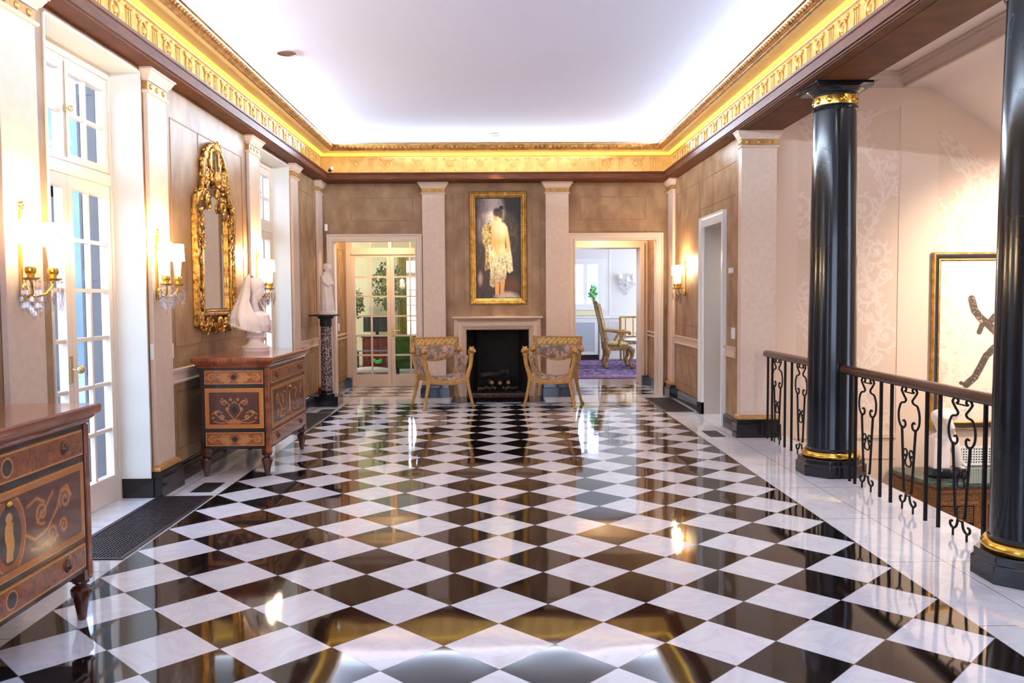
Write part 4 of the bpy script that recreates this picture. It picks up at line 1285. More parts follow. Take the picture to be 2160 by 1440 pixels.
# ------------------------------------------------------------------ gilt mirror
M_antique = pbr('antique_carved_gilt', S(222, 168, 82), S(120, 74, 32), 26, .36, .9, bump=.35, bscale=80, lo=.42, hi=.68)
def mirror():
    t = thing('gilt_mirror', 'tall carved gilt mirror hanging over the commode', 'mirror', (-2.65, 7.955, 0))
    rr = random.Random(11)
    out = [(-.545, 1.27), (.545, 1.27), (.535, 1.6), (.52, 2.1), (.53, 2.3), (.50, 2.42), (.40, 2.45), (.34, 2.56), (.33, 2.72), (.22, 2.86), (0, 2.95)]
    prof = out+[(-a, z) for a, z in out[::-1][1:-1]]
    inn = [(-.33, 1.42), (.33, 1.42), (.33, 2.2), (.27, 2.3), (.12, 2.40), (.05, 2.46), (-.05, 2.46), (-.12, 2.40), (-.27, 2.3), (-.33, 2.2)]
    # side rails, base and shouldered backing
    f = MB()
    for s_ in (-1, 1):
        f.tube([(.02, s_*.525, 1.27), (.02, s_*.515, 1.8), (.02, s_*.51, 2.15), (.02, s_*.53, 2.3), (.02, s_*.50, 2.42)], [.022]*5, 8)
        f.box(0, .05, s_*.545, s_*.505, 1.27, 2.30)
        f.box(.0, .035, s_*.36, s_*.335, 1.40, 2.26); f.box(0, .045, s_*.40, s_*.375, 1.36, 2.26)
    f.box(0, .045, -.40, .40, 1.36, 1.385); f.box(0, .035, -.36, .36, 1.39, 1.41); f.box(0, .03, -.54, .54, 1.265, 1.29)
    f.build('frame', M_antique, t, bevel=.004)
    MB().prism(inn, 'x', .006, .012).build('glass', M_mirror, t)
    for s_ in (-1, 1): MB().box(.005, .010, s_*.505, s_*.40, 1.40, 2.26).build('side_glass', M_mirror, t)
    def leafs(name, pts, n, sz, j=.02, z0=.02):
        m = MB()
        for _ in range(n):
            k = rr.random()*(len(pts)-1); i = int(k); u = k-i
            p = Vector((0, *pts[i]))*(1-u)+Vector((0, *pts[min(i+1, len(pts)-1)]))*u
            d = Vector((0, *pts[min(i+1, len(pts)-1)]))-Vector((0, *pts[i]))
            ang = math.atan2(d.z, d.y)+rr.choice((-.7, .7, 0))
            M = Matrix.Rotation(ang, 3, 'X')
            m.ell((z0+rr.random()*.028, p.y+rr.gauss(0, j), p.z+rr.gauss(0, j)), (sz*.5, sz*rr.uniform(.9, 1.6), sz*.45), 8, 5, M=M)
        return m
    cr = MB()
    for s_ in (-1, 1):
        a = [(s_*.50, 2.33), (s_*.45, 2.43), (s_*.37, 2.46), (s_*.33, 2.6), (s_*.32, 2.72), (s_*.22, 2.85), (s_*.1, 2.92), (0, 2.94)]
        for k in range(len(a)): pass
        cr.tube([(.03, *q) for q in a], [.02, .022, .022, .024, .024, .022, .02, .018], 8)
        cr.tube([(.035, *q) for q in ((s_*.16, 2.78), (s_*.12, 2.68), (s_*.13, 2.6), (s_*.10, 2.86), (s_*.04, 2.9))], .015, 7)
        m = leafs('', a, 70, .026, .022); cr.add(m.v, m.f)
        m = leafs('', [(s_*.30, 2.5), (s_*.2, 2.6), (s_*.08, 2.62), (0, 2.58)], 46, .028, .03); cr.add(m.v, m.f)
        sp = spiral(s_*.2, 2.38, .02, .075, 0 if s_ > 0 else PI, 1.3*s_)
        cr.tube([(.035, *q) for q in sp], .016, 7)
        sp = spiral(s_*.24, 2.66, .012, .05, 0, 1.4*s_)
        cr.tube([(.035, *q) for q in sp], .012, 7)
    cr.ell((.05, 0, 2.62), (.03, .05, .075)); cr.ell((.05, 0, 2.9), (.025, .04, .05)); cr.ell((.05, 0, 2.48), (.03, .03, .05))
    cr.build('crest', M_antique, t)
    MB().prism([(-.09, 2.68), (.09, 2.68), (.07, 2.8), (0, 2.86), (-.07, 2.8)], 'x', .006, .012).build('crest_glass', M_mirror, t)
    for s_ in (-1, 1):
        sd = MB()
        lo_ = leafs('', [(s_*.45, 1.62), (s_*.46, 1.45), (s_*.43, 1.3)], 55, .024, .022); lo_.build('lower_side_carving', M_antique, t)
        for pts, n in (([(s_*.45, 2.28), (s_*.46, 2.1), (s_*.45, 1.85)], 60), ([(s_*.37, 2.3), (s_*.39, 2.1), (s_*.38, 1.95)], 30)):
            m = leafs('', pts, n, .024, .022); sd.add(m.v, m.f)
        sd.tube([(.03, *q) for q in spiral(s_*.45, 2.2, .01, .06, 1, 1.5*s_)], .012, 7)
        sd.build('side_carving', M_antique, t)
    ap = MB()
    for s_ in (-1, 1):
        m = leafs('', [(s_*.5, 1.30), (s_*.35, 1.24), (s_*.2, 1.30), (s_*.05, 1.24)], 62, .027, .022); ap.add(m.v, m.f)
        ap.tube([(.035, *q) for q in spiral(s_*.3, 1.30, .012, .055, 0, 1.4*s_)], .013, 7)
    ap.ell((.05, 0, 1.29), (.03, .06, .06)); ap.ell((.05, .0, 1.225), (.025, .04, .03))
    ap.build('apron_carving', M_antique, t)
mirror()

# ------------------------------------------------------------------ sconces
def sconce(label, x, y, s_, group='lit crystal wall sconces'):
    """s_ = +1 on the left wall, -1 on the right wall; local +x leaves the wall"""
    t = thing('crystal_sconce', label, 'wall lamp', (x, y, 1.6), 0 if s_ > 0 else PI, group)
    bp = MB(); bp.box(0, .010, -.010, .010, -.10, .30); bp.ell((.021, 0, -.05), (.02, .034, .05)); bp.ell((.014, 0, .32), (.012, .026, .03))
    bp.tube([(.012, 0, .34), (.018, 0, .40)], [.012, .016], 8)
    for a in range(5): bp.ell((.018, .018*math.cos(a*1.256), .42+.018*math.sin(a*1.256)), (.008, .012, .012), 8, 5)
    bp.build('backplate', M_brass, t)
    for sy in (-1, 1):
        arm = MB(); arm.tube([(.015, 0, -.05), (.06, sy*.03, -.075), (.10, sy*.07, -.06), (.118, sy*.105, -.015), (.118, sy*.115, .02)], .008, 8)
        a = arm.build('arm', M_brass, t)
        cx, cy = .118, sy*.115
        MB().lathe([(0, .014), (.03, .012), (.046, .022), (.048, .026), (.02, .024), (.018, .04), (.028, .055), (.03, .075), (.026, .085), (.0, .085)], (cx, cy, 0), 20).build('candle_cup', M_brass, a)
        MB().lathe([(.020, .083), (.026, .15), (.032, .205), (0, .207)], (cx, cy, 0), 16).build('candle_glass', M_candle, a)
        MB().lathe([(.056, .205), (.050, .335), (.047, .335), (.053, .205)], (cx, cy, 0), 28).build('lamp_shade', M_shade, a)
        dr = MB()
        for k in range(12):
            an = 2*PI*k/12; px, py = cx+.046*math.cos(an), cy+.046*math.sin(an)
            dr.ell((px, py, .006), .006, 6, 4)
            h = -.035-.035*(k % 3)
            dr.tube([(px, py, 0), (px, py, h+.02)], .0012, 4); dr.lathe([(.001, h+.022), (.007, h+.006), (.011, h-.02), (.006, h-.045), (.001, h-.055)], (px, py, 0), 6)
        dr.build('crystal_drops', M_crystal, a)
        bl = bpy.data.lights.new('sconce_bulb', 'POINT'); bl.energy = 14; bl.color = (1, .70, .38); bl.shadow_soft_size = .03
        lo = bpy.data.objects.new('sconce_bulb', bl); COL.objects.link(lo); lo.parent = t; lo.location = (cx-.005, cy, .375)
    gl = MB()
    for sy in (-1, 1):
        for k in range(9):
            u = k/8; gl.ell((.10-.02*u, sy*.1*(1-u), -.02-.09*math.sin(u*PI)*.8-.05*u), .008, 6, 4)
    for k in range(7):
        u = (k-3)/3; h = -.10-.05*(1-abs(u))
        gl.lathe([(.001, h+.03), (.008, h+.01), (.013, h-.02), (.007, h-.05), (.001, h-.06)], (.07+.03*abs(u), u*.13, 0), 6)
    gl.build('crystal_garland', M_crystal, t)
    return t
sconce('lit crystal sconce with two shades at the left edge, nearest the camera', -2.610, 4.68, 1)
sconce('lit crystal sconce with two shades left of the gilt mirror', -2.610, 6.53, 1)
sconce('lit crystal sconce behind the veiled bust', -2.610, 9.22, 1)
sconce('lit crystal sconce on the right wall beside the passage door', 2.627, 11.75, -1)

# ------------------------------------------------------------------ granite pedestal and statuette
t = thing('granite_pedestal', 'speckled granite column pedestal in the far left corner', 'pedestal', (-2.425, 11.96, 0))
MB().box(-.215, .19, -.20, .20, 0, .145).build('plinth', M_blackbase, t, bevel=.004)
MB().lathe([(.11, .145), (.112, .16), (.10, .175), (.088, .185), (.092, .2), (.084, .215), (.08, .22)], seg=32).build('base_ring', M_blackbase, t)
MB().lathe([(.08, .218), (.079, .6), (.074, 1.12)], seg=36).build('shaft', M_granite, t)
MB().lathe([(.078, 1.118), (.082, 1.13), (.082, 1.215), (.10, 1.235), (.11, 1.24), (.11, 1.262)], seg=32).build('capital', M_dark, t)
MB().box(-.20, .17, -.185, .185, 1.262, 1.285).build('top_plate', M_dark, t, bevel=.003)
t = thing('robed_statuette', 'white marble statuette of a robed woman on the granite pedestal', 'statuette', (-2.405, 11.96, 1.285), math.radians(-20))
m = MB(); m.lathe([(.12, 0), (.125, .02), (.115, .045), (.10, .06)], seg=20, sx=1.05, sy=.9); m.build('rock_base', M_white_marble, t)
m = MB()
secs = [(.05, 0, .105, .095), (.15, .0, .10, .092), (.27, -.005, .088, .085), (.38, -.01, .08, .082), (.47, -.012, .078, .085), (.53, -.012, .07, .088), (.575, -.008, .05, .068), (.6, .0, .03, .036)]
rings = []
for zz, cx, rx, ry in secs:
    rings.append([(cx+rx*math.cos(2*PI*k/32)*(1+.07*math.sin(k*2.2+zz*3)*(1-zz)), ry*math.sin(2*PI*k/32)*(1+.07*math.sin(k*2.2+zz*3)*(1-zz)), zz) for k in range(32)])
m.loft(rings)
m.tube([(.0, 0, .58), (.02, 0, .63)], [.032, .03], 12); m.ell((.032, 0, .668), (.048, .042, .052), 16, 10); m.ell((-.005, 0, .672), (.05, .046, .05), 14, 10)
m.ell((.08, 0, .655), (.012, .01, .014))
for s_ in (-1, 1):
    m.tube([(-.01, s_*.085, .54), (.02, s_*.1, .46), (.065, s_*.07, .41), (.09, s_*.015, .43)], [.03, .028, .022, .016], 10)
m.ell((.093, 0, .435), (.02, .028, .022))
m.build('figure', M_white_marble, t, remesh=.008, smooth=3)

# ------------------------------------------------------------------ fireplace
t = thing('fireplace_mantel', 'pale stone bolection mantel round the open fireplace', 'mantelpiece', (0, YB, 0))
pr = [(0, 0), (0, .06), (.012, .07), (.02, .085), (.03, .085), (.04, .10), (.065, .12), (.09, .128), (.115, .12), (.13, .10), (.14, .085), (.16, .085), (.165, .06), (.185, .05), (.19, 0)]
vs = []
for d, h in pr: vs += [(-.475-d, -h, 0), (-.475-d, -h, 1.02+d*1.0), (.475+d, -h, 1.02+d*1.0), (.475+d, -h, 0)]
n = len(pr)
fs = [(4*i+k, 4*i+k+1, 4*i+k+5, 4*i+k+4) for i in range(n-1) for k in range(3)]+[tuple(4*i for i in range(n)), tuple(4*i+3 for i in range(n))]
MB().add(vs, fs).build('surround', M_pil, t)
MB().ring((-.60, .60, -.11, 0), [(0, 1.165), (.03, 1.178), (.05, 1.185), (.075, 1.195), (.085, 1.2), (.085, 1.215), (.078, 1.222)], gz, (1, 1, 1, 0), cap=True).build('shelf', M_pil, t)
sl = MB(); sl.box(-.62, -.605, -.053, -.046, .12, .55); sl.box(.605, .62, -.053, -.046, .12, .55); sl.build('slot', M_groove, t)
fb = MB()
YF = YB+.03
for (p, q) in (((-.475, YF), (-.33, 13.42)), ((-.33, 13.42), (.33, 13.42)), ((.33, 13.42), (.475, YF))):
    dx, dy = q[0]-p[0], q[1]-p[1]; L = math.hypot(dx, dy); nx, ny = -dy/L*.05, dx/L*.05
    fb.prism([p, q, (q[0]+nx, q[1]+ny), (p[0]+nx, p[1]+ny)], 'z', 0, 1.3)
fb.prism([(-.475, YF), (.475, YF), (.33, 13.42), (-.33, 13.42)], 'z', 1.25, 1.3)
for r in range(16):
    for c in range(7):
        x = -.32+c*.1+(.05 if r % 2 else 0)
        if x+.085 < .33: fb.box(x, x+.088, 13.412, 13.42, .06+r*.068, .06+r*.068+.056)
struct('wall_firebox', fb, M_blackmirror)
struct('floor', MB().prism([(-.475, YB), (.475, YB), (.33, 13.42), (-.33, 13.42)], 'z', -.05, .03), M_ash)
struct('floor', MB().box(-.68, .68, 12.03, YB, -.02, .012), M_blackbase)
MB_ = MB().box(-.474, .474, 12.871, 12.888, .0305, .042)
tag(MB_.build('hearth_edge', pbr('dull_bronze', S(120, 92, 70), rough=.5, metal=.3)), 'thin brass strip along the front of the fireplace opening', 'edging strip')
g = thing('fire_grate', 'black iron grate holding the logs in the fireplace', 'grate', (0, 13.1, .03))
gm = MB()
for k in range(9): gm.tube([(-.26+k*.065, -.1, .085), (-.26+k*.065, .12, .085)], .008, 6)
for y in (-.1, .12):
    gm.tube([(-.28, y, .085), (.28, y, .085)], .009, 6)
gm.build('bars', M_iron, g)
for x in (-.25, .25):
    for y in (-.1, .12):
        MB().tube([(x, y, 0), (x, y, .09)], .01, 6).build('leg', M_iron, g)
def log(label, p0, p1, r, seed):
    p0 = Vector(p0); p1 = Vector(p1); c = (p0+p1)/2
    t = thing('log', label, 'log', c, 0, 'logs in the fireplace')
    rr = random.Random(seed); m = MB()
    pts = [p0.lerp(p1, k/6)-c+Vector((rr.gauss(0, .006), rr.gauss(0, .006), rr.gauss(0, .008))) for k in range(7)]
    m.tube(pts, [r*rr.uniform(.85, 1.12) for _ in pts], 10)
    b = m.build('bark', M_log, t)
    d = (p1-p0).normalized()
    e = MB()
    for q, sg in ((pts[0], -1), (pts[-1], 1)): e.tube([q-d*.004*sg, q+d*sg*.006], r*.78, 10)
    e.build('cut_end', M_logend, t)
log('long charred log lying on top of the pile in the fireplace', (-.27, 13.08, .30), (.15, 13.12, .345), .042, 1)
log('log with pale cut end at the left of the pile', (-.11, 12.96, .2), (-.14, 13.22, .21), .04, 2)
log('grey log with dark cut end in the middle of the pile', (.03, 12.97, .20), (.05, 13.22, .21), .034, 3)
log('log with pale cut end at the right of the pile', (.16, 12.96, .205), (.15, 13.22, .21), .036, 4)
log('low orange-brown split log at the right front of the grate', (.09, 12.925, .118), (.30, 12.915, .122), .028, 5)
log('low dark log at the left front of the grate', (-.31, 12.915, .112), (-.04, 12.905, .116), .03, 6)

# ------------------------------------------------------------------ painting over the fireplace
def picture():
    X0, X1, Z0, Z1 = -.412, .452, 1.402, 3.103
    t = thing('framed_painting', 'gilt framed oil painting of a draped standing figure above the mantel', 'painting', (0, YB, 0))
    fd = .088
    fr = MB(); fr.ring((X0+fd, X1-fd, Z0+fd, Z1-fd), [(-.004, 0), (-.004, .02), (.006, .028), (.018, .026), (.03, .038), (.05, .04), (.06, .05), (.078, .052), (.088, .036), (.088, 0)], lambda a, b, h: (a, -h, b))
    for (p, q, vert) in (((X0+.022, Z0), (X0+.022, Z1), 1), ((X1-.022, Z0), (X1-.022, Z1), 1), ((X0, Z0+.022), (X1, Z0+.022), 0), ((X0, Z1-.022), (X1, Z1-.022), 0)):
        L = (q[1]-p[1]) if vert else (q[0]-p[0]); n = int(L/.036)
        for k in range(n):
            u = (k+.5)*L/n
            c = (p[0], -.052, p[1]+u) if vert else (p[0]+u, -.052, p[1])
            fr.ell(c, (.015, .012, .013) if vert else (.013, .012, .015), 6, 4)
    fr.build('frame', M_goldsoft, t)
    MB().ring((X0+fd, X1-fd, Z0+fd, Z1-fd), [(-.014, .006), (-.014, .02), (.002, .022)], lambda a, b, h: (a, -h, b)).build('black_slip', M_dark, t)
    w, h = X1-X0-2*fd, Z1-Z0-2*fd
    def fn(A, B):
        # coordinates as on the crop: u 0..1 left-right, v 0..1 top-bottom
        u = A/w; v = 1-B/h
        n = vnoise(A, B, 34, 2)*.4+vnoise(A, B*.22, 60, 3)*.6
        n2 = .5*vnoise(A, B*.6, 75, 4)+.5*vnoise(A*.8, B, 130, 5)
        C = l3(58, 47, 38)*(.45+1.1*n[:, None])
        # pale studio light upper left, dark right and lower left
        C = blend(C, np.clip(1.15-np.hypot((u-.40)/.26, (v-.06)/.26), 0, 1)*1.6*(.35+.9*n), l3(206, 192, 188))
        C = blend(C, np.clip(1-np.hypot((u-.16)/.20, (v-.16)/.34), 0, 1)*(.3+.9*n), l3(150, 132, 130))
        C = blend(C, np.clip((u-.53-.10*np.sin(v*7))*9, 0, .92)*(v < .84)*(.55+.5*n), l3(36, 29, 22))
        C = blend(C, np.clip(1-np.hypot((u-.82)/.12, (v-.4)/.4), 0, 1)*(n > .55)*.5, l3(96, 84, 66))
        C = blend(C, np.clip(1-np.hypot((u-.2)/.3, (v-.85)/.25), 0, 1)*.9*(.4+n), l3(66, 46, 36))
        C = blend(C, np.clip(1-np.hypot((u-.10)/.07, (v-.80)/.09), 0, 1)*1.4, l3(170, 140, 126))
        C = blend(C, np.clip(1-np.hypot((u-.8)/.25, (v-.86)/.12), 0, 1)*.9, l3(112, 64, 30))
        C = blend(C, np.clip(2.2-2.2*np.hypot((u-.68)/.34, (v-1.0)/.085), 0, 1)*(.5+.6*n2), l3(214, 186, 170))
        def poly(P, soft=.02):
            d = np.full(u.shape, -9.0); inside = np.zeros(u.shape, bool); x = u*w/h*2.15; y = v
            Q = [(p*w/h*2.15, q) for p, q in P]; dm = np.full(u.shape, 9.0)
            for (x0, y0), (x1, y1) in zip(Q, Q[1:]+Q[:1]):
                c = ((y0 > y) != (y1 > y)) & (x < (x1-x0)*(y-y0)/(y1-y0+1e-12)+x0); inside ^= c
                dx, dy = x1-x0, y1-y0; tt = np.clip(((x-x0)*dx+(y-y0)*dy)/(dx*dx+dy*dy+1e-12), 0, 1)
                dm = np.minimum(dm, np.hypot(x-x0-tt*dx, y-y0-tt*dy))
            return np.clip(np.where(inside, dm, -dm)/soft+.5, 0, 1)
        # fall of cloth on the left arm
        cl = poly([(.16, .29), (.30, .24), (.38, .28), (.36, .45), (.33, .7), (.2, .72), (.22, .5), (.14, .42)])
        C = blend(C, cl*.9, l3(150, 118, 66)); C = blend(C, cl*np.clip((n2-.5)*9, 0, .85), l3(220, 196, 136)); C = blend(C, cl*np.clip((n-.55)*8, 0, .85), l3(76, 56, 34))
        # legs
        lg = np.maximum(poly([(.42, .84), (.52, .84), (.51, .96), (.53, .965), (.43, .965)]), poly([(.53, .82), (.65, .80), (.62, .92), (.63, .955), (.54, .965)]))
        C = blend(C, lg, l3(222, 158, 98)*(1.0)); C = blend(C, poly([(.52, .84), (.535, .84), (.535, .96), (.52, .96)], .01)*.8, l3(120, 70, 40))
        # back, shoulder, right arm
        sk = np.maximum(poly([(.34, .27), (.40, .235), (.52, .235), (.64, .255), (.70, .31), (.66, .37), (.65, .46), (.68, .58), (.33, .58), (.35, .46), (.355, .36)]), poly([(.63, .25), (.70, .29), (.735, .38), (.77, .50), (.78, .60), (.72, .60), (.68, .47), (.65, .36)]))
        shade = np.clip((u-.36)/.3, 0, 1)
        C = blend(C, sk, l3(226, 168, 108)); C = blend(C, sk*np.clip(1-np.hypot((u-.55)/.2, (v-.3)/.14), 0, 1)*.9, l3(250, 224, 190))
        C = blend(C, sk*np.clip(1-np.hypot((u-.57)/.18, (v-.53)/.1), 0, 1)*.95, l3(252, 224, 160)); C = blend(C, sk*poly([(.50, .26), (.52, .26), (.53, .5), (.51, .5)], .04)*.5, l3(196, 128, 76))
        C = blend(C, sk*(1-shade)*.35, l3(176, 112, 64))
        # neck and head turned down to the left
        C = blend(C, poly([(.43, .19), (.56, .19), (.58, .25), (.42, .25)]), l3(236, 186, 146)); C = blend(C, poly([(.385, .165), (.46, .16), (.48, .22), (.44, .235), (.40, .205)]), l3(206, 140, 100))
        hd = np.maximum(np.clip(2.6-2.5*np.hypot((u-.49)/.125, (v-.145)/.052), 0, 1), np.clip(2.6-2.5*np.hypot((u-.57)/.055, (v-.10)/.028), 0, 1))
        hd = np.maximum(hd, poly([(.50, .14), (.61, .13), (.59, .20), (.52, .205)]))
        C = blend(C, hd, l3(58, 34, 28))
        # spangled shawl
        sh = poly([(.30, .46), (.36, .47), (.46, .56), (.62, .58), (.68, .50), (.76, .50), (.80, .60), (.82, .72), (.74, .745), (.68, .72), (.66, .80), (.56, .82), (.46, .84), (.38, .885), (.31, .86), (.33, .7), (.29, .6)])
        C = blend(C, sh, l3(226, 200, 150)); C = blend(C, sh*np.clip((n2-.48)*8, 0, .9), l3(252, 244, 214)); C = blend(C, sh*np.clip((n-.56)*7, 0, .75), l3(160, 130, 88)); C = blend(C, sh*np.clip((vnoise(A, B, 110, 9)-.72)*8, 0, .8), l3(96, 88, 92)); C = blend(C, sh*np.clip((vnoise(A, B, 80, 12)-.74)*8, 0, .8), l3(238, 196, 96))
        C = blend(C, sh*np.clip((v-.72)/.14, 0, .6), l3(150, 126, 92))
        return C
    painted('canvas', w, h, 170, 380, fn, lambda a, b, d: (X0+fd+a, -.01-d, Z0+fd+b), M_canvas, t, .002)
picture()

# ------------------------------------------------------------------ gilt armchairs
def tapestry(A, B):
    n = vnoise(A, B, 30, 41); n2 = vnoise(A, B, 55, 42); n3 = vnoise(A, B, 24, 43)
    C = l3(196, 172, 158)*(.85+.25*n[:, None])
    C = blend(C, (n2 > .58)*.8, l3(150, 92, 92)); C = blend(C, (n3 > .66)*.8, l3(120, 118, 96)); C = blend(C, (n3 < .3)*.7, l3(214, 180, 120)); C = blend(C, (n2 < .22)*.7, l3(110, 78, 92))
    return C
def carved(A, B):
    C = np.tile(l3(196, 146, 74), (len(A), 1)); h = B.max(); w = A.max()
    ls = []
    k = 0; x = .05
    while x < w-.03:
        ls.append(spiral(x, h*.5, .006, h*.36, PI*(k % 2), 1.3*(1 if k % 2 else -1))); ls.append([(x, h*.2), (x+.03, h*.5), (x+.06, h*.8)]); x += .075; k += 1
    m = strokes(A, B, ls, .006, .6)
    C = blend(C, (1-m)*.45, l3(140, 92, 40)); C = blend(C, m*.8, l3(236, 196, 116))
    return C
def make_chair(label, loc, rz):
    t = thing('gilt_armchair', label, 'armchair', loc, rz, 'gilt armchairs by the fire')
    MG = M_goldpaint
    W_ = .275; D = .26
    def sq(m, pts, r): m.tube(pts, r, 8, up=(0, 1, 0))
    for s_ in (-1, 1):
        l = MB(); sq(l, [(s_*.352, -.29, .0), (s_*.342, -.285, .05), (s_*.318, -.275, .16), (s_*.292, -.265, .28), (s_*.276, -.26, .38), (s_*.274, -.26, .44)], [.022, .020, .021, .024, .029, .033])
        l.ell((s_*.356, -.298, .02), (.028, .032, .02)); l.build('leg', MG, t)
        l = MB(); sq(l, [(s_*.352, .315, .0), (s_*.338, .30, .05), (s_*.312, .28, .16), (s_*.288, .268, .28), (s_*.276, .26, .38), (s_*.274, .26, .44)], [.022, .020, .021, .023, .028, .030])
        l.ell((s_*.356, .318, .02), (.027, .03, .02)); l.build('leg', MG, t)
        p = MB(); sq(p, [(s_*.274, -.26, .42), (s_*.295, -.262, .50), (s_*.322, -.265, .58), (s_*.335, -.265, .66), (s_*.338, -.265, .745)], [.034, .031, .029, .028, .03])
        p.tube([(s_*.335, -.265, .72), (s_*.34, -.268, .755)], [.036, .037], 10)
        po = p.build('arm_post', MG, t)
        hd = MB(); hd.ell((s_*.342, -.268, .795), (.042, .042, .042), 14, 9); hd.ell((s_*.36, -.30, .785), (.028, .03, .026)); hd.ell((s_*.37, -.315, .772), (.018, .018, .016))
        for k in range(9):
            a = k*.7; hd.ell((s_*.335+.036*math.cos(a), -.25+.02*math.sin(a*1.7), .775+.036*math.sin(a)), .015, 6, 4)
        for e in (-1, 1): hd.ell((s_*.345+e*.025, -.255, .832), (.01, .01, .012))
        hd.build('lion_head', M_brass if False else M_goldpaint, po)
        b = MB(); sq(b, [(s_*.274, .26, .42), (s_*.295, .268, .52), (s_*.318, .278, .64), (s_*.325, .29, .76), (s_*.325, .305, .945)], [.03, .027, .025, .026, .028])
        for z in (.84, .875, .91, .945): b.ell((s_*.328, .30, z), (.033, .033, .018))
        bo = b.build('back_post', MG, t)
        hd = MB(); hd.ell((s_*.345, .265, .775), (.042, .045, .042), 12, 8); hd.ell((s_*.362, .235, .762), (.026, .028, .024))
        for k in range(8):
            a = k*.8; hd.ell((s_*.338+.034*math.cos(a), .28, .77+.038*math.sin(a)), .015, 6, 4)
        hd.build('lion_head', MG, bo)
        # side rail, arm pad
        r_ = MB(); r_.prism([(-.25, .385), (.25, .385), (.25, .44), (-.25, .44)], 'x', s_*.262, s_*.292); r_.build('side_rail', MG, t, bevel=.006)
        def place_arm(a, b, d, s_=s_):
            z = .445+b; bow = .268+.20*b*(1.0-.4*b)+.012*math.sin(PI*a/.48)
            cut = -.04*math.sin(PI*a/.48)*(b/.285)
            return (s_*(bow+(.5*d)), -.235+a, z+cut)
        for o_ in (1, -1):
            painted('arm_pad', .48, .285, 40, 24, tapestry, lambda a, b, d, o_=o_: place_arm(a, b, .03*o_+d*o_*2), M_tap, t, .002, False)
    # seat rails, dipping in the middle like a saddle
    for sy, yy in ((-1, -.265), (1, .262)):
        rings = []
        for k in range(17):
            x = -W_+2*W_*k/16; dip = .065*(1-(x/W_)**2)
            rings.append([(x, yy-.018, .445-dip), (x, yy+.018, .445-dip), (x, yy+.018, .37-dip*.75), (x, yy-.018, .37-dip*.75)])
        o = MB().loft(rings).build('front_rail' if sy < 0 else 'rear_rail', MG, t, bevel=.004)
        if sy < 0:
            f = MB()
            for k in range(13):
                x = -.21+.42*k/12; dip = .0575*(1-(x/W_)**2); f.ell((x, yy-.018, .407-dip), (.013, .006, .013), 8, 4)
            f.build('carved_rosettes', M_brass if False else M_goldpaint, o)
    rings = []
    for k in range(17):
        x = -.262+.524*k/16; dip = .06*(1-(x/.262)**2); prof = []
        for j in range(13):
            y = -.25+.5*j/12; e = 1-abs(2*j/12-1)**4
            prof.append((x, y, .44-dip+.035*e))
        rings.append(prof+[(x, .25, .40-dip), (x, -.25, .40-dip)])
    cu = MB().loft(rings); co = cu.build('seat_cushion', M_tap, t)
    me = co.data; at = me.color_attributes.new('Col', 'FLOAT_COLOR', 'POINT')
    # finer woven seat on top
    def place_seat(a, b, d):
        x = -.26+a; y = -.248+b; dip = .06*(1-(x/.262)**2); e = 1-abs(2*b/.496-1)**4
        return (x, y, .44-dip+.035*e+.003+d)
    cc = tapestry(np.array([v.co.x+.3 for v in me.vertices]), np.array([v.co.y+.3 for v in me.vertices]))
    full = np.ones((len(me.vertices), 4), np.float32); full[:, :3] = cc; at.data.foreach_set('color', full.ravel())
    painted('seat_cover', .52, .496, 60, 56, tapestry, place_seat, M_tap, t, .001, False)
    # back: carved tablet, upholstered panel, gilt lower rail
    def place_tab(a, b, d):
        x = -.315+a; return (x, .315-.035*math.cos(PI*x/.63)*-1-.03-d, .835+b)
    tb = painted('back_tablet', .63, .115, 130, 26, carved, place_tab, M_carved, t, .014, False)
    ba = MB()
    for z in (.835, .95):
        ba.tube([place_tab(.63*k/16, z-.835, .006) for k in range(17)], .009, 6)
    bk = MB()
    rings = []
    for k in range(17):
        a = .63*k/16; q0 = place_tab(a, 0, 0); q1 = place_tab(a, .115, 0)
        rings.append([q0, q1, (q1[0], q1[1]+.018, q1[2]), (q0[0], q0[1]+.018, q0[2])])
    bk.loft(rings).build('tablet_back', MG, t)
    ba.build('tablet_moulding', MG, t)
    def place_back(a, b, d):
        x = -.295+a; u = (x/.295); low = .635+.085*u*u
        return (x*(1-.0*b), .315+.035*math.cos(PI*x/.63)-.03-d-.02*math.sin(PI*b/.19), low+(.83-low)*b/.19)
    painted('back_pad', .59, .19, 60, 24, tapestry, place_back, M_tap, t, .012, False)
    lr = MB(); lr.tube([(p[0], p[1]+.012, p[2]-.012) for p in (place_back(.59*k/16, 0, 0) for k in range(17))], .015, 8); lr.build('lower_back_rail', MG, t)
    return t
ch = make_chair('gilt armchair left of the fireplace, turned towards the right', (-.775, 11.69, 0), math.radians(22))
dup(ch, (.77, 11.68, 0), math.radians(-15), 'gilt armchair right of the fireplace, turned towards the left')

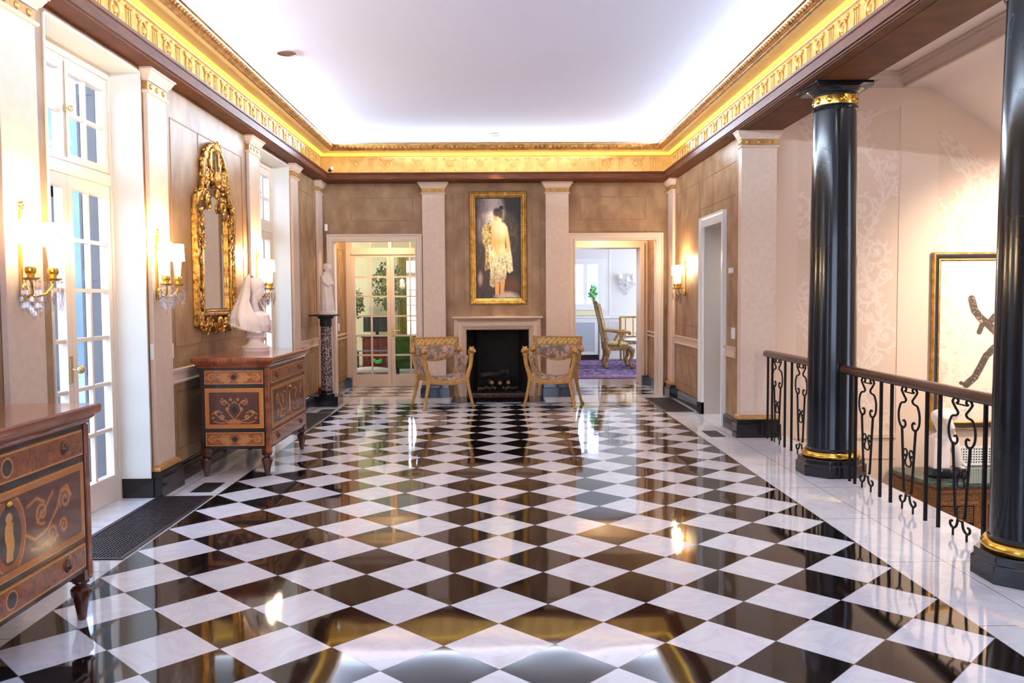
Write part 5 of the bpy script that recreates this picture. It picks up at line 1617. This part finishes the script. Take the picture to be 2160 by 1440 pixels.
# ------------------------------------------------------------------ recessed ceiling lights
def downlight(label, x, y):
    t = thing('downlight', label, 'ceiling light', (x, y, ZC), 0)
    m = MB(); n = 32
    sqr = []
    for k in range(n):
        a = 2*PI*(k+.5)/n; c, s_ = math.cos(a), math.sin(a); q = .112/max(abs(c), abs(s_)); sqr.append((q*c, q*s_, -.001))
    cir = [(.088*math.cos(2*PI*(k+.5)/n), .088*math.sin(2*PI*(k+.5)/n), -.001) for k in range(n)]
    m.add(sqr+cir, [(k, (k+1) % n, n+(k+1) % n, n+k) for k in range(n)]); m.build('collar', M_ceil, t)
    MB().lathe([(.096, -.001), (.094, -.006), (.086, -.006), (.084, .002)], seg=40).build('trim_ring', bpy.data.materials.get('bronze_trim') or pbr('bronze_trim', S(120, 84, 74), rough=.4), t)
    MB().lathe([(.084, .0), (.070, .07), (.05, .12), (.0, .125)], seg=32).build('baffle', pbr('bronze_baffle', S(40, 20, 18), rough=.5) if 'bronze_baffle' not in bpy.data.materials else bpy.data.materials['bronze_baffle'], t)
    MB().lathe([(.0, .012), (.022, .014), (.03, .03), (.026, .08)], (0, .03, 0), seg=24).build('lamp', M_bulb, t)
downlight('recessed ceiling light near the left cornice', *HOLES[0])
downlight('recessed ceiling light centred in front of the painting', *HOLES[1])
t = thing('corner_spotlight', 'tiny white spotlight standing on the far left corner of the cornice', 'spotlight', (-2.42, 12.44, 3.345))
MB().lathe([(.02, 0), (.02, .012), (.008, .014), (.008, .03)], seg=16).build('stand', M_steel, t)
MB().tube([(-.02, .02, .02), (.03, -.03, .05)], [.022, .028], 14).build('housing', M_steel, t)
MB().ell((.034, -.034, .052), .022, 12, 8).build('lamp', M_bulb, t)

# ------------------------------------------------------------------ floor grates and inset vents
def grate(label, x0, x1, y0, y1, group=None):
    t = thing('floor_grate', label, 'floor grate', ((x0+x1)/2, (y0+y1)/2, 0), 0, group)
    w_, h = (x1-x0)/2, (y1-y0)/2
    f = MB(); f.box(-w_, -w_+.03, -h, h, .0005, .007); f.box(w_-.03, w_, -h, h, .0005, .007); f.box(-w_+.03, w_-.03, -h, -h+.03, .0005, .007); f.box(-w_+.03, w_-.03, h-.03, h, .0005, .007)
    f.build('frame', M_steel, t)
    MB().box(-w_+.03, w_-.03, -h+.03, h-.03, .0004, .0012).build('well', M_dark, t)
    g = MB()
    n = int((2*w_-.06)/.021)
    for k in range(1, n):
        x = -w_+.03+k*(2*w_-.06)/n; g.box(x-.004, x+.004, -h+.03, h-.03, .001, .006)
    n = int((2*h-.06)/.033)
    for k in range(1, n):
        y = -h+.03+k*(2*h-.06)/n; g.box(-w_+.03, w_-.03, y-.004, y+.004, .001, .0055)
    g.build('lattice', M_steel, t)
grate('long metal heating grate in front of the near french door', -2.605, -2.185, 4.86, 6.43, 'long floor grates')
grate('long metal heating grate before the far french door, partly behind the commode', -2.605, -2.185, 9.36, 11.10, 'long floor grates')
grate('long metal heating grate at the far right under the lit sconce', 2.18, 2.56, 10.94, 12.45, 'long floor grates')
def vent(label, x0, x1, y0, y1):
    t = thing('inset_vent', label, 'vent', ((x0+x1)/2, (y0+y1)/2, 0), 0, 'small dark vents in the border')
    w_, h = (x1-x0)/2, (y1-y0)/2
    MB().box(-w_, w_, -h, h, .0005, .003).build('plate', M_dark, t)
    g = MB()
    for k in range(9):
        x = -w_+.02+k*(2*w_-.04)/8; g.box(x-.003, x+.003, -h+.015, h-.015, .003, .005)
    g.build('bars', M_steel, t)
vent('small dark vent in the white border in front of the near pilaster', -2.415, -2.25, 6.57, 6.91)
vent('small dark vent in the white border before the granite pedestal', -2.40, -2.215, 11.18, 11.49)
vent('small dark vent in the white border in front of the pink pier', 2.272, 2.435, 8.94, 9.34)

# ------------------------------------------------------------------ switches and sensors
def plate(name, label, cat, loc, sx, sy, sz, toggles, axis):
    t = thing(name, label, cat, loc)
    MB().box(-sx, sx, -sy, sy, -sz, sz).build('plate', M_plate, t, bevel=.002)
    for q in toggles:
        if axis == 'x': MB().box(sx, sx+.006, q-.006, q+.006, -.014, .014).build('toggle', M_plate, t)
        elif axis == '-x': MB().box(-sx-.006, -sx, q-.006, q+.006, -.014, .014).build('toggle', M_plate, t)
        else: MB().box(q-.006, q+.006, -sy-.006, -sy, -.014, .014).build('toggle', M_plate, t)
plate('light_switch', 'white switch plate on the camera-facing side of the near pilaster', 'light switch', (-2.63, 6.455, 1.11), .014, .004, .06, (0,), 'y')
plate('light_switch', 'white switch plate on the wall just right of the near pilaster', 'light switch', (-2.646, 6.885, 1.09), .004, .035, .06, (0,), 'x')
plate('light_switch', 'slim white switch plate on the left wall by the pedestal', 'light switch', (-2.606, 12.54, 1.035), .004, .03, .055, (0,), 'x')
plate('light_switch', 'white switch plate inside the left lobby by the glazed doors', 'light switch', (-2.556, 13.63, 1.05), .004, .04, .06, (-.012, .012), 'x')
plate('light_switch', 'wide white switch plate on the right wall beside the pink pier', 'light switch', (2.626, 9.36, 1.09), .004, .07, .062, (-.035, 0, .035), '-x')
plate('thermostat', 'small beige thermostat on the right wall above the switch plate', 'thermostat', (2.615, 9.42, 1.79), .014, .06, .03, (), 'x')
plate('motion_sensor', 'small white sensor above the left opening in the far corner', 'sensor', (-2.56, 12.79, 2.575), .022, .018, .05, (), 'x')

# ------------------------------------------------------------------ stair landing: picture, chest, statue
t = thing('calligraphy_picture', 'large framed brush calligraphy on the stair wall, partly behind the nearest column', 'picture', (0, 9.016, 0))
PX0, PX1, PZ0, PZ1 = 4.665, 6.35, .045, 1.955
fr = MB(); fr.ring((PX0+.085, PX1-.085, PZ0+.085, PZ1-.085), [(.018, 0), (.018, .034), (.06, .046), (.066, .046), (.066, 0)], lambda a, b, h: (a, -h, b)); fr.build('black_frame', M_ebony, t)
MB().ring((PX0+.085, PX1-.085, PZ0+.085, PZ1-.085), [(-.004, .01), (-.004, .026), (.008, .034), (.02, .03), (.02, .01)], lambda a, b, h: (a, -h, b)).build('inner_gilt_edge', M_goldsoft, t)
MB().ring((PX0+.085, PX1-.085, PZ0+.085, PZ1-.085), [(.064, .0), (.064, .05), (.076, .05), (.085, .034), (.085, 0)], lambda a, b, h: (a, -h, b)).build('outer_gilt_edge', M_goldsoft, t)
def paper(A, B):
    n = vnoise(A, B, 16, 51); n2 = vnoise(A, B, 60, 52)
    C = l3(240, 226, 204)*(.94+.08*n[:, None])
    edge = np.clip(1-np.minimum(np.minimum(A, A.max()-A), B.max()-B)/.30, 0, 1)
    C = blend(C, edge*(n > .5)*.35, l3(196, 164, 128)); C = blend(C, ((n2 > .80) & (n > .45))*.35, l3(150, 128, 112))
    X = A+PX0+.085; Z = B+PZ0+.085
    inkw = [([(5.10, 1.455), (5.135, 1.33), (5.20, 1.25), (5.285, 1.18), (5.37, 1.10), (5.47, 1.02)], .042), ([(5.19, 1.10), (5.22, 1.18)], .03),
            ([(5.285, 1.18), (5.35, 1.265), (5.44, 1.30), (5.58, 1.30)], .034), ([(5.50, .98), (5.36, .93), (5.27, .84), (5.21, .72), (5.15, .61), (5.06, .53)], .040), ([(5.06, .53), (5.0, .55)], .02),
            ([(5.58, 1.30), (5.75, 1.2), (5.7, .95), (5.5, .98)], .036)]
    m = np.zeros(len(A))
    for L, w_ in inkw: m = np.maximum(m, strokes(X, Z, [L], w_, .25))
    C = blend(C, m*.93, l3(62, 44, 38)); C = blend(C, m*(vnoise(A, B, 85, 53) > .84)*.7, l3(196, 170, 150))
    return C
painted('painted_paper', PX1-PX0-.17, PZ1-PZ0-.17, 260, 300, paper, lambda a, b, d: (PX0+.085+a, -.012-d, PZ0+.085+b), attrmat('ink_on_paper', .7, .2), t, .003)

M_carvewood = pbr('carved_gilt_wood', S(98, 60, 26), S(150, 98, 44), 40, .5, bump=.8, bscale=55, kind='obj')
t = thing('marble_topped_chest', 'carved lattice chest with green marble top on the lower landing behind the railing', 'chest', (4.95, 8.58, -1.27))
MB().prism([(-.72, .42), (-.74, .18), (-.62, -.40), (.78, -.40), (.9, .18), (.88, .42)], 'z', .87, .91).build('marble_top', M_green_marble, t, bevel=.006)
MB().prism([(-.68, .40), (-.70, .17), (-.59, -.36), (.75, -.36), (.86, .17), (.84, .40)], 'z', .12, .868).build('carcass', M_carvewood, t, bevel=.004)
MB().prism([(-.70, .40), (-.72, .175), (-.605, -.38), (.765, -.38), (.88, .175), (.86, .40)], 'z', .80, .84).build('cornice', M_carvewood, t, bevel=.008)
for x in (-.40, .08, .56):
    fr = MB(); fr.ring((x-.19, x+.19, .28, .70), [(-.02, 0), (-.02, .014), (.0, .02), (.02, .012), (.02, 0)], lambda a, b, h: (a, -.36-h, b)); p = fr.build('panel_frame', M_carvewood, t)
    MB().box(x-.17, x+.17, -.364, -.36, .30, .68).build('panel_ground', M_dark, p)
    for (cx_, s_) in ((x-.085, .07), (x+.085, .07)):
        la = MB()
        for zc in (.39, .59):
            for k in range(7):
                o_ = -s_+2*s_*k/6; la.box(cx_+o_-.006, cx_+o_+.006, -.372, -.364, zc-s_, zc+s_); la.box(cx_-s_, cx_+s_, -.373, -.365, zc+o_-.006, zc+o_+.006)
        la.build('lattice', M_carvewood, p)
for x, y in ((-.58, -.34), (.74, -.34), (-.64, .36), (.8, .36)):
    MB().box(x-.05, x+.05, y-.04, y+.04, 0, .125).build('foot', M_carvewood, t, bevel=.01)

t = thing('marble_nude_statue', 'white marble figure bowed over a stump on the green marble chest', 'statue', (4.60, 8.52, -.36))
m = MB(); m.lathe([(.215, 0), (.225, .02), (.222, .05), (.205, .075), (.19, .09)], seg=32, sx=1.0, sy=.62); m.build('dark_base', M_blackbase, t)
m = MB()
m.box(-.17, .0, -.075, .085, .09, .40); m.ell((-.085, 0, .40), (.09, .085, .05))
m.tube([(.02, 0, .40), (-.03, 0, .52), (-.07, 0, .60), (-.055, 0, .655)], [.075, .085, .09, .06], 14)
m.ell((-.06, .0, .62), (.10, .115, .075), 16, 10); m.tube([(-.05, 0, .66), (.02, -.01, .665)], [.05, .045], 10); m.ell((.055, -.01, .635), (.055, .048, .058), 14, 10)
m.ell((.03, 0, .37), (.085, .09, .07))
for s_ in (-1, 1):
    m.tube([(.04, s_*.045, .37), (.10+.02*s_, s_*.05, .25), (.13+.03*s_, s_*.05, .16), (.15+.05*s_, s_*.05, .10)], [.058, .045, .034, .024], 12); m.ell((.18+.05*s_, s_*.05, .095), (.05, .022, .016))
    m.tube([(-.06, s_*.11, .62), (-.02, s_*.13, .52), (.02, s_*.06, .45), (.035, 0, .47)], [.038, .032, .026, .022], 10)
m.ell((.03, .0, .47), (.03, .035, .025))
m.build('figure', M_white_marble, t, remesh=.009, smooth=3)
t = thing('wall_register', 'white latticed heating register low on the stair wall above the chest', 'heating grille', (5.35, 9.016, -.36))
f = MB(); f.ring((-.34, .34, .03, .20), [(0, .002), (0, .012), (.02, .012), (.02, .002)], lambda a, b, h: (a, -h, b)); f.build('frame', M_white2, t)
MB().box(-.34, .34, -.003, -.001, .03, .20).build('back_plate', M_dark, t)
f = MB()
for k in range(25): f.box(-.34+k*.0283-.006, -.34+k*.0283+.006, -.010, -.004, .03, .20)
for k in range(7): f.box(-.34, .34, -.011, -.005, .03+k*.0283-.006, .03+k*.0283+.006)
f.build('lattice', M_white2, t)

# ------------------------------------------------------------------ dining room furniture
def rugf(A, B):
    w, h = A.max(), B.max()
    n = vnoise(A, B, 6, 61); n2 = vnoise(A, B, 16, 62); n3 = vnoise(A, B, 30, 63)
    C = l3(84, 74, 126)*(.8+.4*n[:, None])
    C = blend(C, (n2 > .62)*.7, l3(150, 124, 150)); C = blend(C, (n3 > .74)*.7, l3(186, 160, 160)); C = blend(C, (n2 < .28)*.7, l3(54, 46, 92)); C = blend(C, (n3 < .18)*.6, l3(130, 60, 70))
    d = np.minimum(np.minimum(A, w-A), np.minimum(B, h-B))
    C = blend(C, (d < .45)*.5*(n3 > .5), l3(150, 60, 80)); C = blend(C, (d < .06)*.9, l3(60, 44, 84)); C = blend(C, ((d > .42) & (d < .5))*.8, l3(170, 140, 150))
    return C
r = painted('oriental_rug', 4.4, 4.6, 150, 150, rugf, lambda a, b, d: (.9+a, 15.52+b, d), M_rug, None, .008)
tag(r, 'blue and mauve oriental rug on the dining room floor', 'rug')
t = thing('carved_armchair', 'tall carved gilt armchair seen from the side in the dining room', 'dining chair', (2.45, 17.9, .008), 0)
MG2 = pbr('worn_gilt_wood', S(176, 138, 78), S(128, 92, 48), 14, .45, .25, bump=.3, bscale=50, kind='obj')
M_dam = pbr('cream_damask_seat', S(206, 190, 146), S(176, 158, 108), 22, .8, kind='obj')
for s_ in (-1, 1):
    bk = MB(); bk.tube([(-.17, s_*.27, .42), (-.20, s_*.27, .65), (-.27, s_*.26, 1.0), (-.34, s_*.24, 1.28), (-.365, s_*.16, 1.38)], [.038, .032, .03, .032, .028], 8); bk.build('back_stile', MG2, t)
    l = MB(); l.tube([(-.17, s_*.26, .44), (-.13, s_*.27, .36), (-.15, s_*.27, .24), (-.19, s_*.27, .12), (-.18, s_*.275, .03)], [.05, .055, .038, .028, .03], 8); l.ell((-.165, s_*.275, .03), (.05, .038, .03)); l.build('leg', MG2, t)
    l = MB(); l.tube([(.30, s_*.28, .44), (.37, s_*.30, .37), (.36, s_*.30, .26), (.31, s_*.295, .13), (.335, s_*.30, .04)], [.05, .06, .042, .03, .03], 8); l.ell((.36, s_*.305, .032), (.055, .042, .032)); l.build('leg', MG2, t)
    a = MB(); a.tube([(-.235, s_*.275, .80), (-.1, s_*.30, .79), (.1, s_*.31, .765), (.28, s_*.31, .765), (.32, s_*.31, .73)], [.026, .028, .028, .034, .03], 8); a.ell((.31, s_*.31, .745), (.04, .032, .045))
    a.tube([(.10, s_*.30, .48), (.09, s_*.31, .58), (.15, s_*.315, .68), (.20, s_*.31, .75)], [.034, .03, .028, .026], 8); a.build('arm', MG2, t)
cr = MB(); cr.tube([(-.365, -.17, 1.375), (-.385, 0, 1.40), (-.365, .17, 1.375)], [.03, .05, .03], 8); cr.tube([(-.20, -.27, .56), (-.20, .27, .56)], .025, 8); cr.build('crest_rail', MG2, t)
MB().loft([[(-.17-.17*((z-.56)/.8)-d, y, z) for d, y in ((-.05, -.22), (-.075, 0), (-.05, .22), (.03, .22), (.03, -.22))] for z in (.58, .8, 1.05, 1.3, 1.36)]).build('back_upholstery', M_dam, t)
MB().prism([(-.18, .38), (.34, .38), (.34, .47), (-.18, .47)], 'y', -.30, .30).build('seat_rail', MG2, t, bevel=.012)
MB().ell((.07, 0, .50), (.27, .29, .065), 20, 10).build('seat_cushion', M_dam, t)
t = thing('upholstered_side_chair', 'gilt framed chair with striped cream back against the dining room wall', 'dining chair', (3.22, 19.75, .008))
for s_ in (-1, 1):
    MB().tube([(s_*.30, .22, 0), (s_*.30, .22, .45), (s_*.31, .26, 1.02)], [.024, .03, .024], 8).build('back_post', MG2, t)
    MB().tube([(s_*.29, -.24, 0), (s_*.29, -.24, .42)], [.022, .034], 8).build('leg', MG2, t)
    a = MB(); a.tube([(s_*.305, .24, .68), (s_*.32, 0, .68), (s_*.31, -.16, .66), (s_*.29, -.2, .43)], [.022, .024, .026, .026], 8); a.build('arm', MG2, t)
b = MB(); b.tube([(-.31, .26, 1.02), (.31, .26, 1.02)], .024, 8); b.tube([(-.3, .24, .56), (.3, .24, .56)], .02, 8)
for x in (-.18, 0, .18): b.box(x-.008, x+.008, .222, .232, .57, 1.0)
b.build('back_frame', MG2, t)
MB().box(-.28, .28, .23, .262, .575, 1.0).build('back_upholstery', pbr('cream_stripe', S(232, 214, 180), rough=.8), t)
MB().box(-.30, .30, -.26, .24, .40, .46).build('seat_rail', MG2, t, bevel=.01)
MB().ell((0, -.01, .485), (.29, .25, .05), 18, 8).build('seat_cushion', M_white2, t)
t = thing('dining_table', 'pale topped dining table at the right edge of the dining room doorway', 'table', (3.85, 17.9, .008))
MB().lathe([(0, .70), (.9, .70), (.93, .715), (.93, .73), (0, .735)], seg=48).build('table_top', M_white2, t)
MB().lathe([(.32, 0), (.34, .03), (.12, .08), (.08, .25), (.12, .45), (.1, .6), (.3, .70)], seg=28).build('pedestal', M_maho, t)
t = thing('green_bowl', 'dark green oval bowl standing on the dining table', 'bowl', (3.22, 17.9, .745))
MB().lathe([(.07, 0), (.08, .012), (.16, .07), (.22, .14), (.235, .15), (.215, .145), (.15, .08), (0, .03)], seg=28, sx=1.25, sy=.8).build('bowl_body', pbr('bronze_green_glaze', S(56, 70, 52), S(90, 96, 70), 12, .3, kind='obj'), t)
t = thing('white_crystal_sconce', 'unlit white three light crystal sconce on the dining room wall', 'wall lamp', (3.13, 20.496, 1.82))
MB().lathe([(.03, 0), (.04, -.012), (.015, -.03), (.012, -.05)], (0, 0, -.02), 16, 'y').build('backplate', M_plate, t)
s0 = MB(); s0.tube([(0, -.06, -.2), (0, -.06, .2)], .012, 8); s0.ell((0, -.06, .24), (.018, .018, .03)); s0.ell((0, -.06, -.22), (.03, .03, .04)); s0.build('stem', M_crystal, t)
for x, y, z in ((-.16, -.10, .02), (.16, -.10, .02), (0, -.24, -.04)):
    a = MB(); a.tube([(0, -.06, -.08), (x*.5, -.06+(y+.06)*.5, -.13), (x, y, z-.06), (x, y, z)], .009, 8); ao = a.build('arm', M_plate, t)
    MB().lathe([(.015, 0), (.04, .01), (.014, .03), (.012, .12)], (x, y, z), 16).build('candle', M_plate, ao)
    MB().lathe([(.07, .10), (.035, .22), (.033, .22), (.067, .10)], (x, y, z), 20).build('lamp_shade', pbr('unlit_shade', S(246, 240, 226), rough=.7) if 'unlit_shade' not in bpy.data.materials else bpy.data.materials['unlit_shade'], ao)
    dr = MB()
    for k in range(6):
        an = k*1.047; dr.lathe([(.001, .0), (.009, -.02), (.011, -.045), (.001, -.075)], (x+.045*math.cos(an), y+.045*math.sin(an), z), 6)
    dr.build('crystal_drops', M_crystal, ao)

# ------------------------------------------------------------------ sitting room furniture
def slabs(name, label, cat, loc, parts, rz=0):
    t = thing(name, label, cat, loc, rz)
    for nm, boxes, mat, bev in parts:
        m = MB()
        for b in boxes: m.box(*b)
        m.build(nm, mat, t, bevel=bev)
    return t
M_redlac = pbr('red_lacquer', S(130, 34, 34), S(100, 24, 26), 8, .25, kind='obj', coat=.4)
slabs('red_cabinet', 'red lacquer cabinet behind the glazed doors of the sitting room', 'cabinet', (-2.42, 17.3, 0), [
    ('body', [(-.32, .32, -.2, .2, .1, .72)], M_redlac, .006), ('door', [(-.31, -.01, -.212, -.2, .13, .69)], M_redlac, .003), ('door', [(.01, .31, -.212, -.2, .13, .69)], M_redlac, .003),
    ('top', [(-.34, .34, -.22, .22, .72, .75)], M_ebony, .004), ('plinth', [(-.31, .31, -.19, .19, 0, .1)], M_ebony, 0)])
slabs('television', 'dark flat television standing on the red cabinet', 'television', (-2.46, 17.3, .75), [
    ('screen', [(-.28, .28, -.03, .02, .08, .42)], pbr('blue_black_screen', S(40, 52, 66), rough=.15), .006), ('stand', [(-.03, .03, -.03, .03, .01, .09), (-.15, .15, -.09, .09, 0, .015)], M_dark, .003)])
M_greenvel = pbr('green_velvet', S(66, 104, 48), S(48, 84, 36), 9, .85, kind='obj')
slabs('green_armchair', 'green velvet armchair seen through the right glazed door', 'armchair', (-1.62, 16.5, 0), [
    ('seat', [(-.40, .40, -.4, .35, .16, .46)], M_greenvel, .05), ('backrest', [(-.38, .40, -.46, -.30, .3, .80)], M_greenvel, .05), ('arm', [(-.46, -.32, -.44, .35, .16, .62)], M_greenvel, .05), ('arm', [(.34, .48, -.44, .35, .16, .62)], M_greenvel, .05),
    ('leg', [(-.40, -.34, -.40, -.34, 0, .17)], M_ebony, 0), ('leg', [(.36, .42, -.40, -.34, 0, .17)], M_ebony, 0), ('leg', [(-.40, -.34, .26, .32, 0, .17)], M_ebony, 0), ('leg', [(.36, .42, .26, .32, 0, .17)], M_ebony, 0)])
t = slabs('glass_table', 'low glass topped table in front of the red cabinet', 'table', (-2.42, 16.3, 0), [
    ('top', [(-.34, .34, -.22, .22, .50, .52)], pbr('blue_glass_top', S(120, 150, 190), rough=.04, coat=1), .003),
    ('leg', [(-.32, -.29, -.2, -.17, 0, .5)], M_steel, 0), ('leg', [(.29, .32, -.2, -.17, 0, .5)], M_steel, 0), ('leg', [(-.32, -.29, .17, .2, 0, .5)], M_steel, 0), ('leg', [(.29, .32, .17, .2, 0, .5)], M_steel, 0)])
t = thing('upholstered_ottoman', 'grey upholstered ottoman behind the left glazed door', 'ottoman', (-2.30, 15.3, 0))
MB().box(-.36, .36, -.22, .22, .02, .17).build('skirt', pbr('dark_grey_skirt', S(92, 84, 92), rough=.9), t, bevel=.01)
MB().ell((0, 0, .19), (.38, .24, .085), 24, 10).build('cushion', pbr('grey_velvet', S(196, 190, 200), rough=.9), t)
t = thing('green_ornament', 'bright green glass ornament with thin legs on the ottoman', 'ornament', (-2.22, 15.3, .272))
m = MB(); m.ell((.05, 0, .09), (.07, .05, .035)); m.ell((-.02, 0, .115), (.03, .025, .03)); m.ell((.10, 0, .12), (.03, .02, .02)); m.build('body', pbr('green_glass', S(30, 200, 70), rough=.15, coat=.6), t)
for x in (-.02, .03, .08): MB().tube([(x, 0, .085), (x+.01, -.01, .0)], .006, 6).build('leg', M_dark, t)
t = thing('dark_vase', 'slim dark vase beside the television', 'vase', (-3.05, 17.6, 0))
MB().lathe([(.08, 0), (.1, .02), (.09, .3), (.12, .62), (.07, .82), (.06, .92), (.09, .98), (.08, .98), (.05, .9), (.05, .6), (0, .5)], seg=24).build('vase_body', M_dark, t)
def potted(label, loc, h, r, n, seed, mat):
    t = thing('potted_tree', label, 'plant', loc)
    MB().lathe([(.14, 0), (.19, .28), (.2, .32), (.17, .32), (.16, .28), (0, .27)], seg=24).build('pot', pbr('clay_pot_%d' % seed, S(150, 140, 120), rough=.7), t)
    tr = MB(); tr.tube([(0, 0, .28), (.03, .02, h*.5), (-.02, 0, h*.8)], [.025, .02, .012], 8)
    rr = random.Random(seed)
    for _ in range(7):
        a = rr.random()*6.28; tr.tube([(.0, 0, h*.55+rr.random()*h*.2), (r*.8*math.cos(a), r*.8*math.sin(a), h*.7+rr.random()*h*.3)], [.01, .005], 5)
    tr.build('trunk', M_log, t)
    o = foliage('foliage', (0, 0, h*.8), (r, r, h*.26), n*3, 'x', 'x', mat, .06, seed)
    for q in ('label', 'category'): del o[q]
    o.parent = t
M_leaf3 = pbr('grey_green_leaf', S(148, 158, 116), S(112, 130, 96), 7, .6)
potted('tall potted tree against the sitting room wall beside the window', (-2.42, 18.75, 0), 2.2, .38, 220, 71, M_leaf3)
potted('shorter potted tree at the far left of the sitting room', (-3.25, 18.5, 0), 1.75, .33, 200, 72, M_leaf3)
t = thing('curtain', 'straw coloured curtain hanging left of the sitting room window', 'curtain', (-2.16, 19.3, 0))
rings = []
for z in (.02, 1.2, 2.5):
    fr_ = []
    for k in range(25): fr_.append((-.10+.2*k/24, .03*math.sin(k*1.3), z))
    rings.append(fr_+[(p[0], p[1]+.02, p[2]) for p in fr_[::-1]])
MB().loft(rings).build('drape', pbr('straw_silk', S(206, 190, 120), rough=.8), t)
MB().tube([(-.2, .03, 2.52), (1.3, .03, 2.52)], .014, 8).build('rod', M_brass, t)
t = thing('potted_plant', 'leafy green plant outside the dining room window', 'plant', (2.42, 21.4, 0))
MB().lathe([(.3, 0), (.34, 1.0), (.36, 1.05), (.3, 1.05), (0, 1.0)], seg=24).build('pot', pbr('stone_planter', S(200, 200, 196), rough=.8), t)
o = foliage('foliage', (.02, 0, 1.62), (.13, .2, .2), 90, 'x', 'x', M_leaf2, .09, 81); del o['label']; del o['category']; o.parent = t
MB().tube([(0, 0, 1.0), (.02, 0, 1.5)], .02, 6).build('stem', M_log, t)
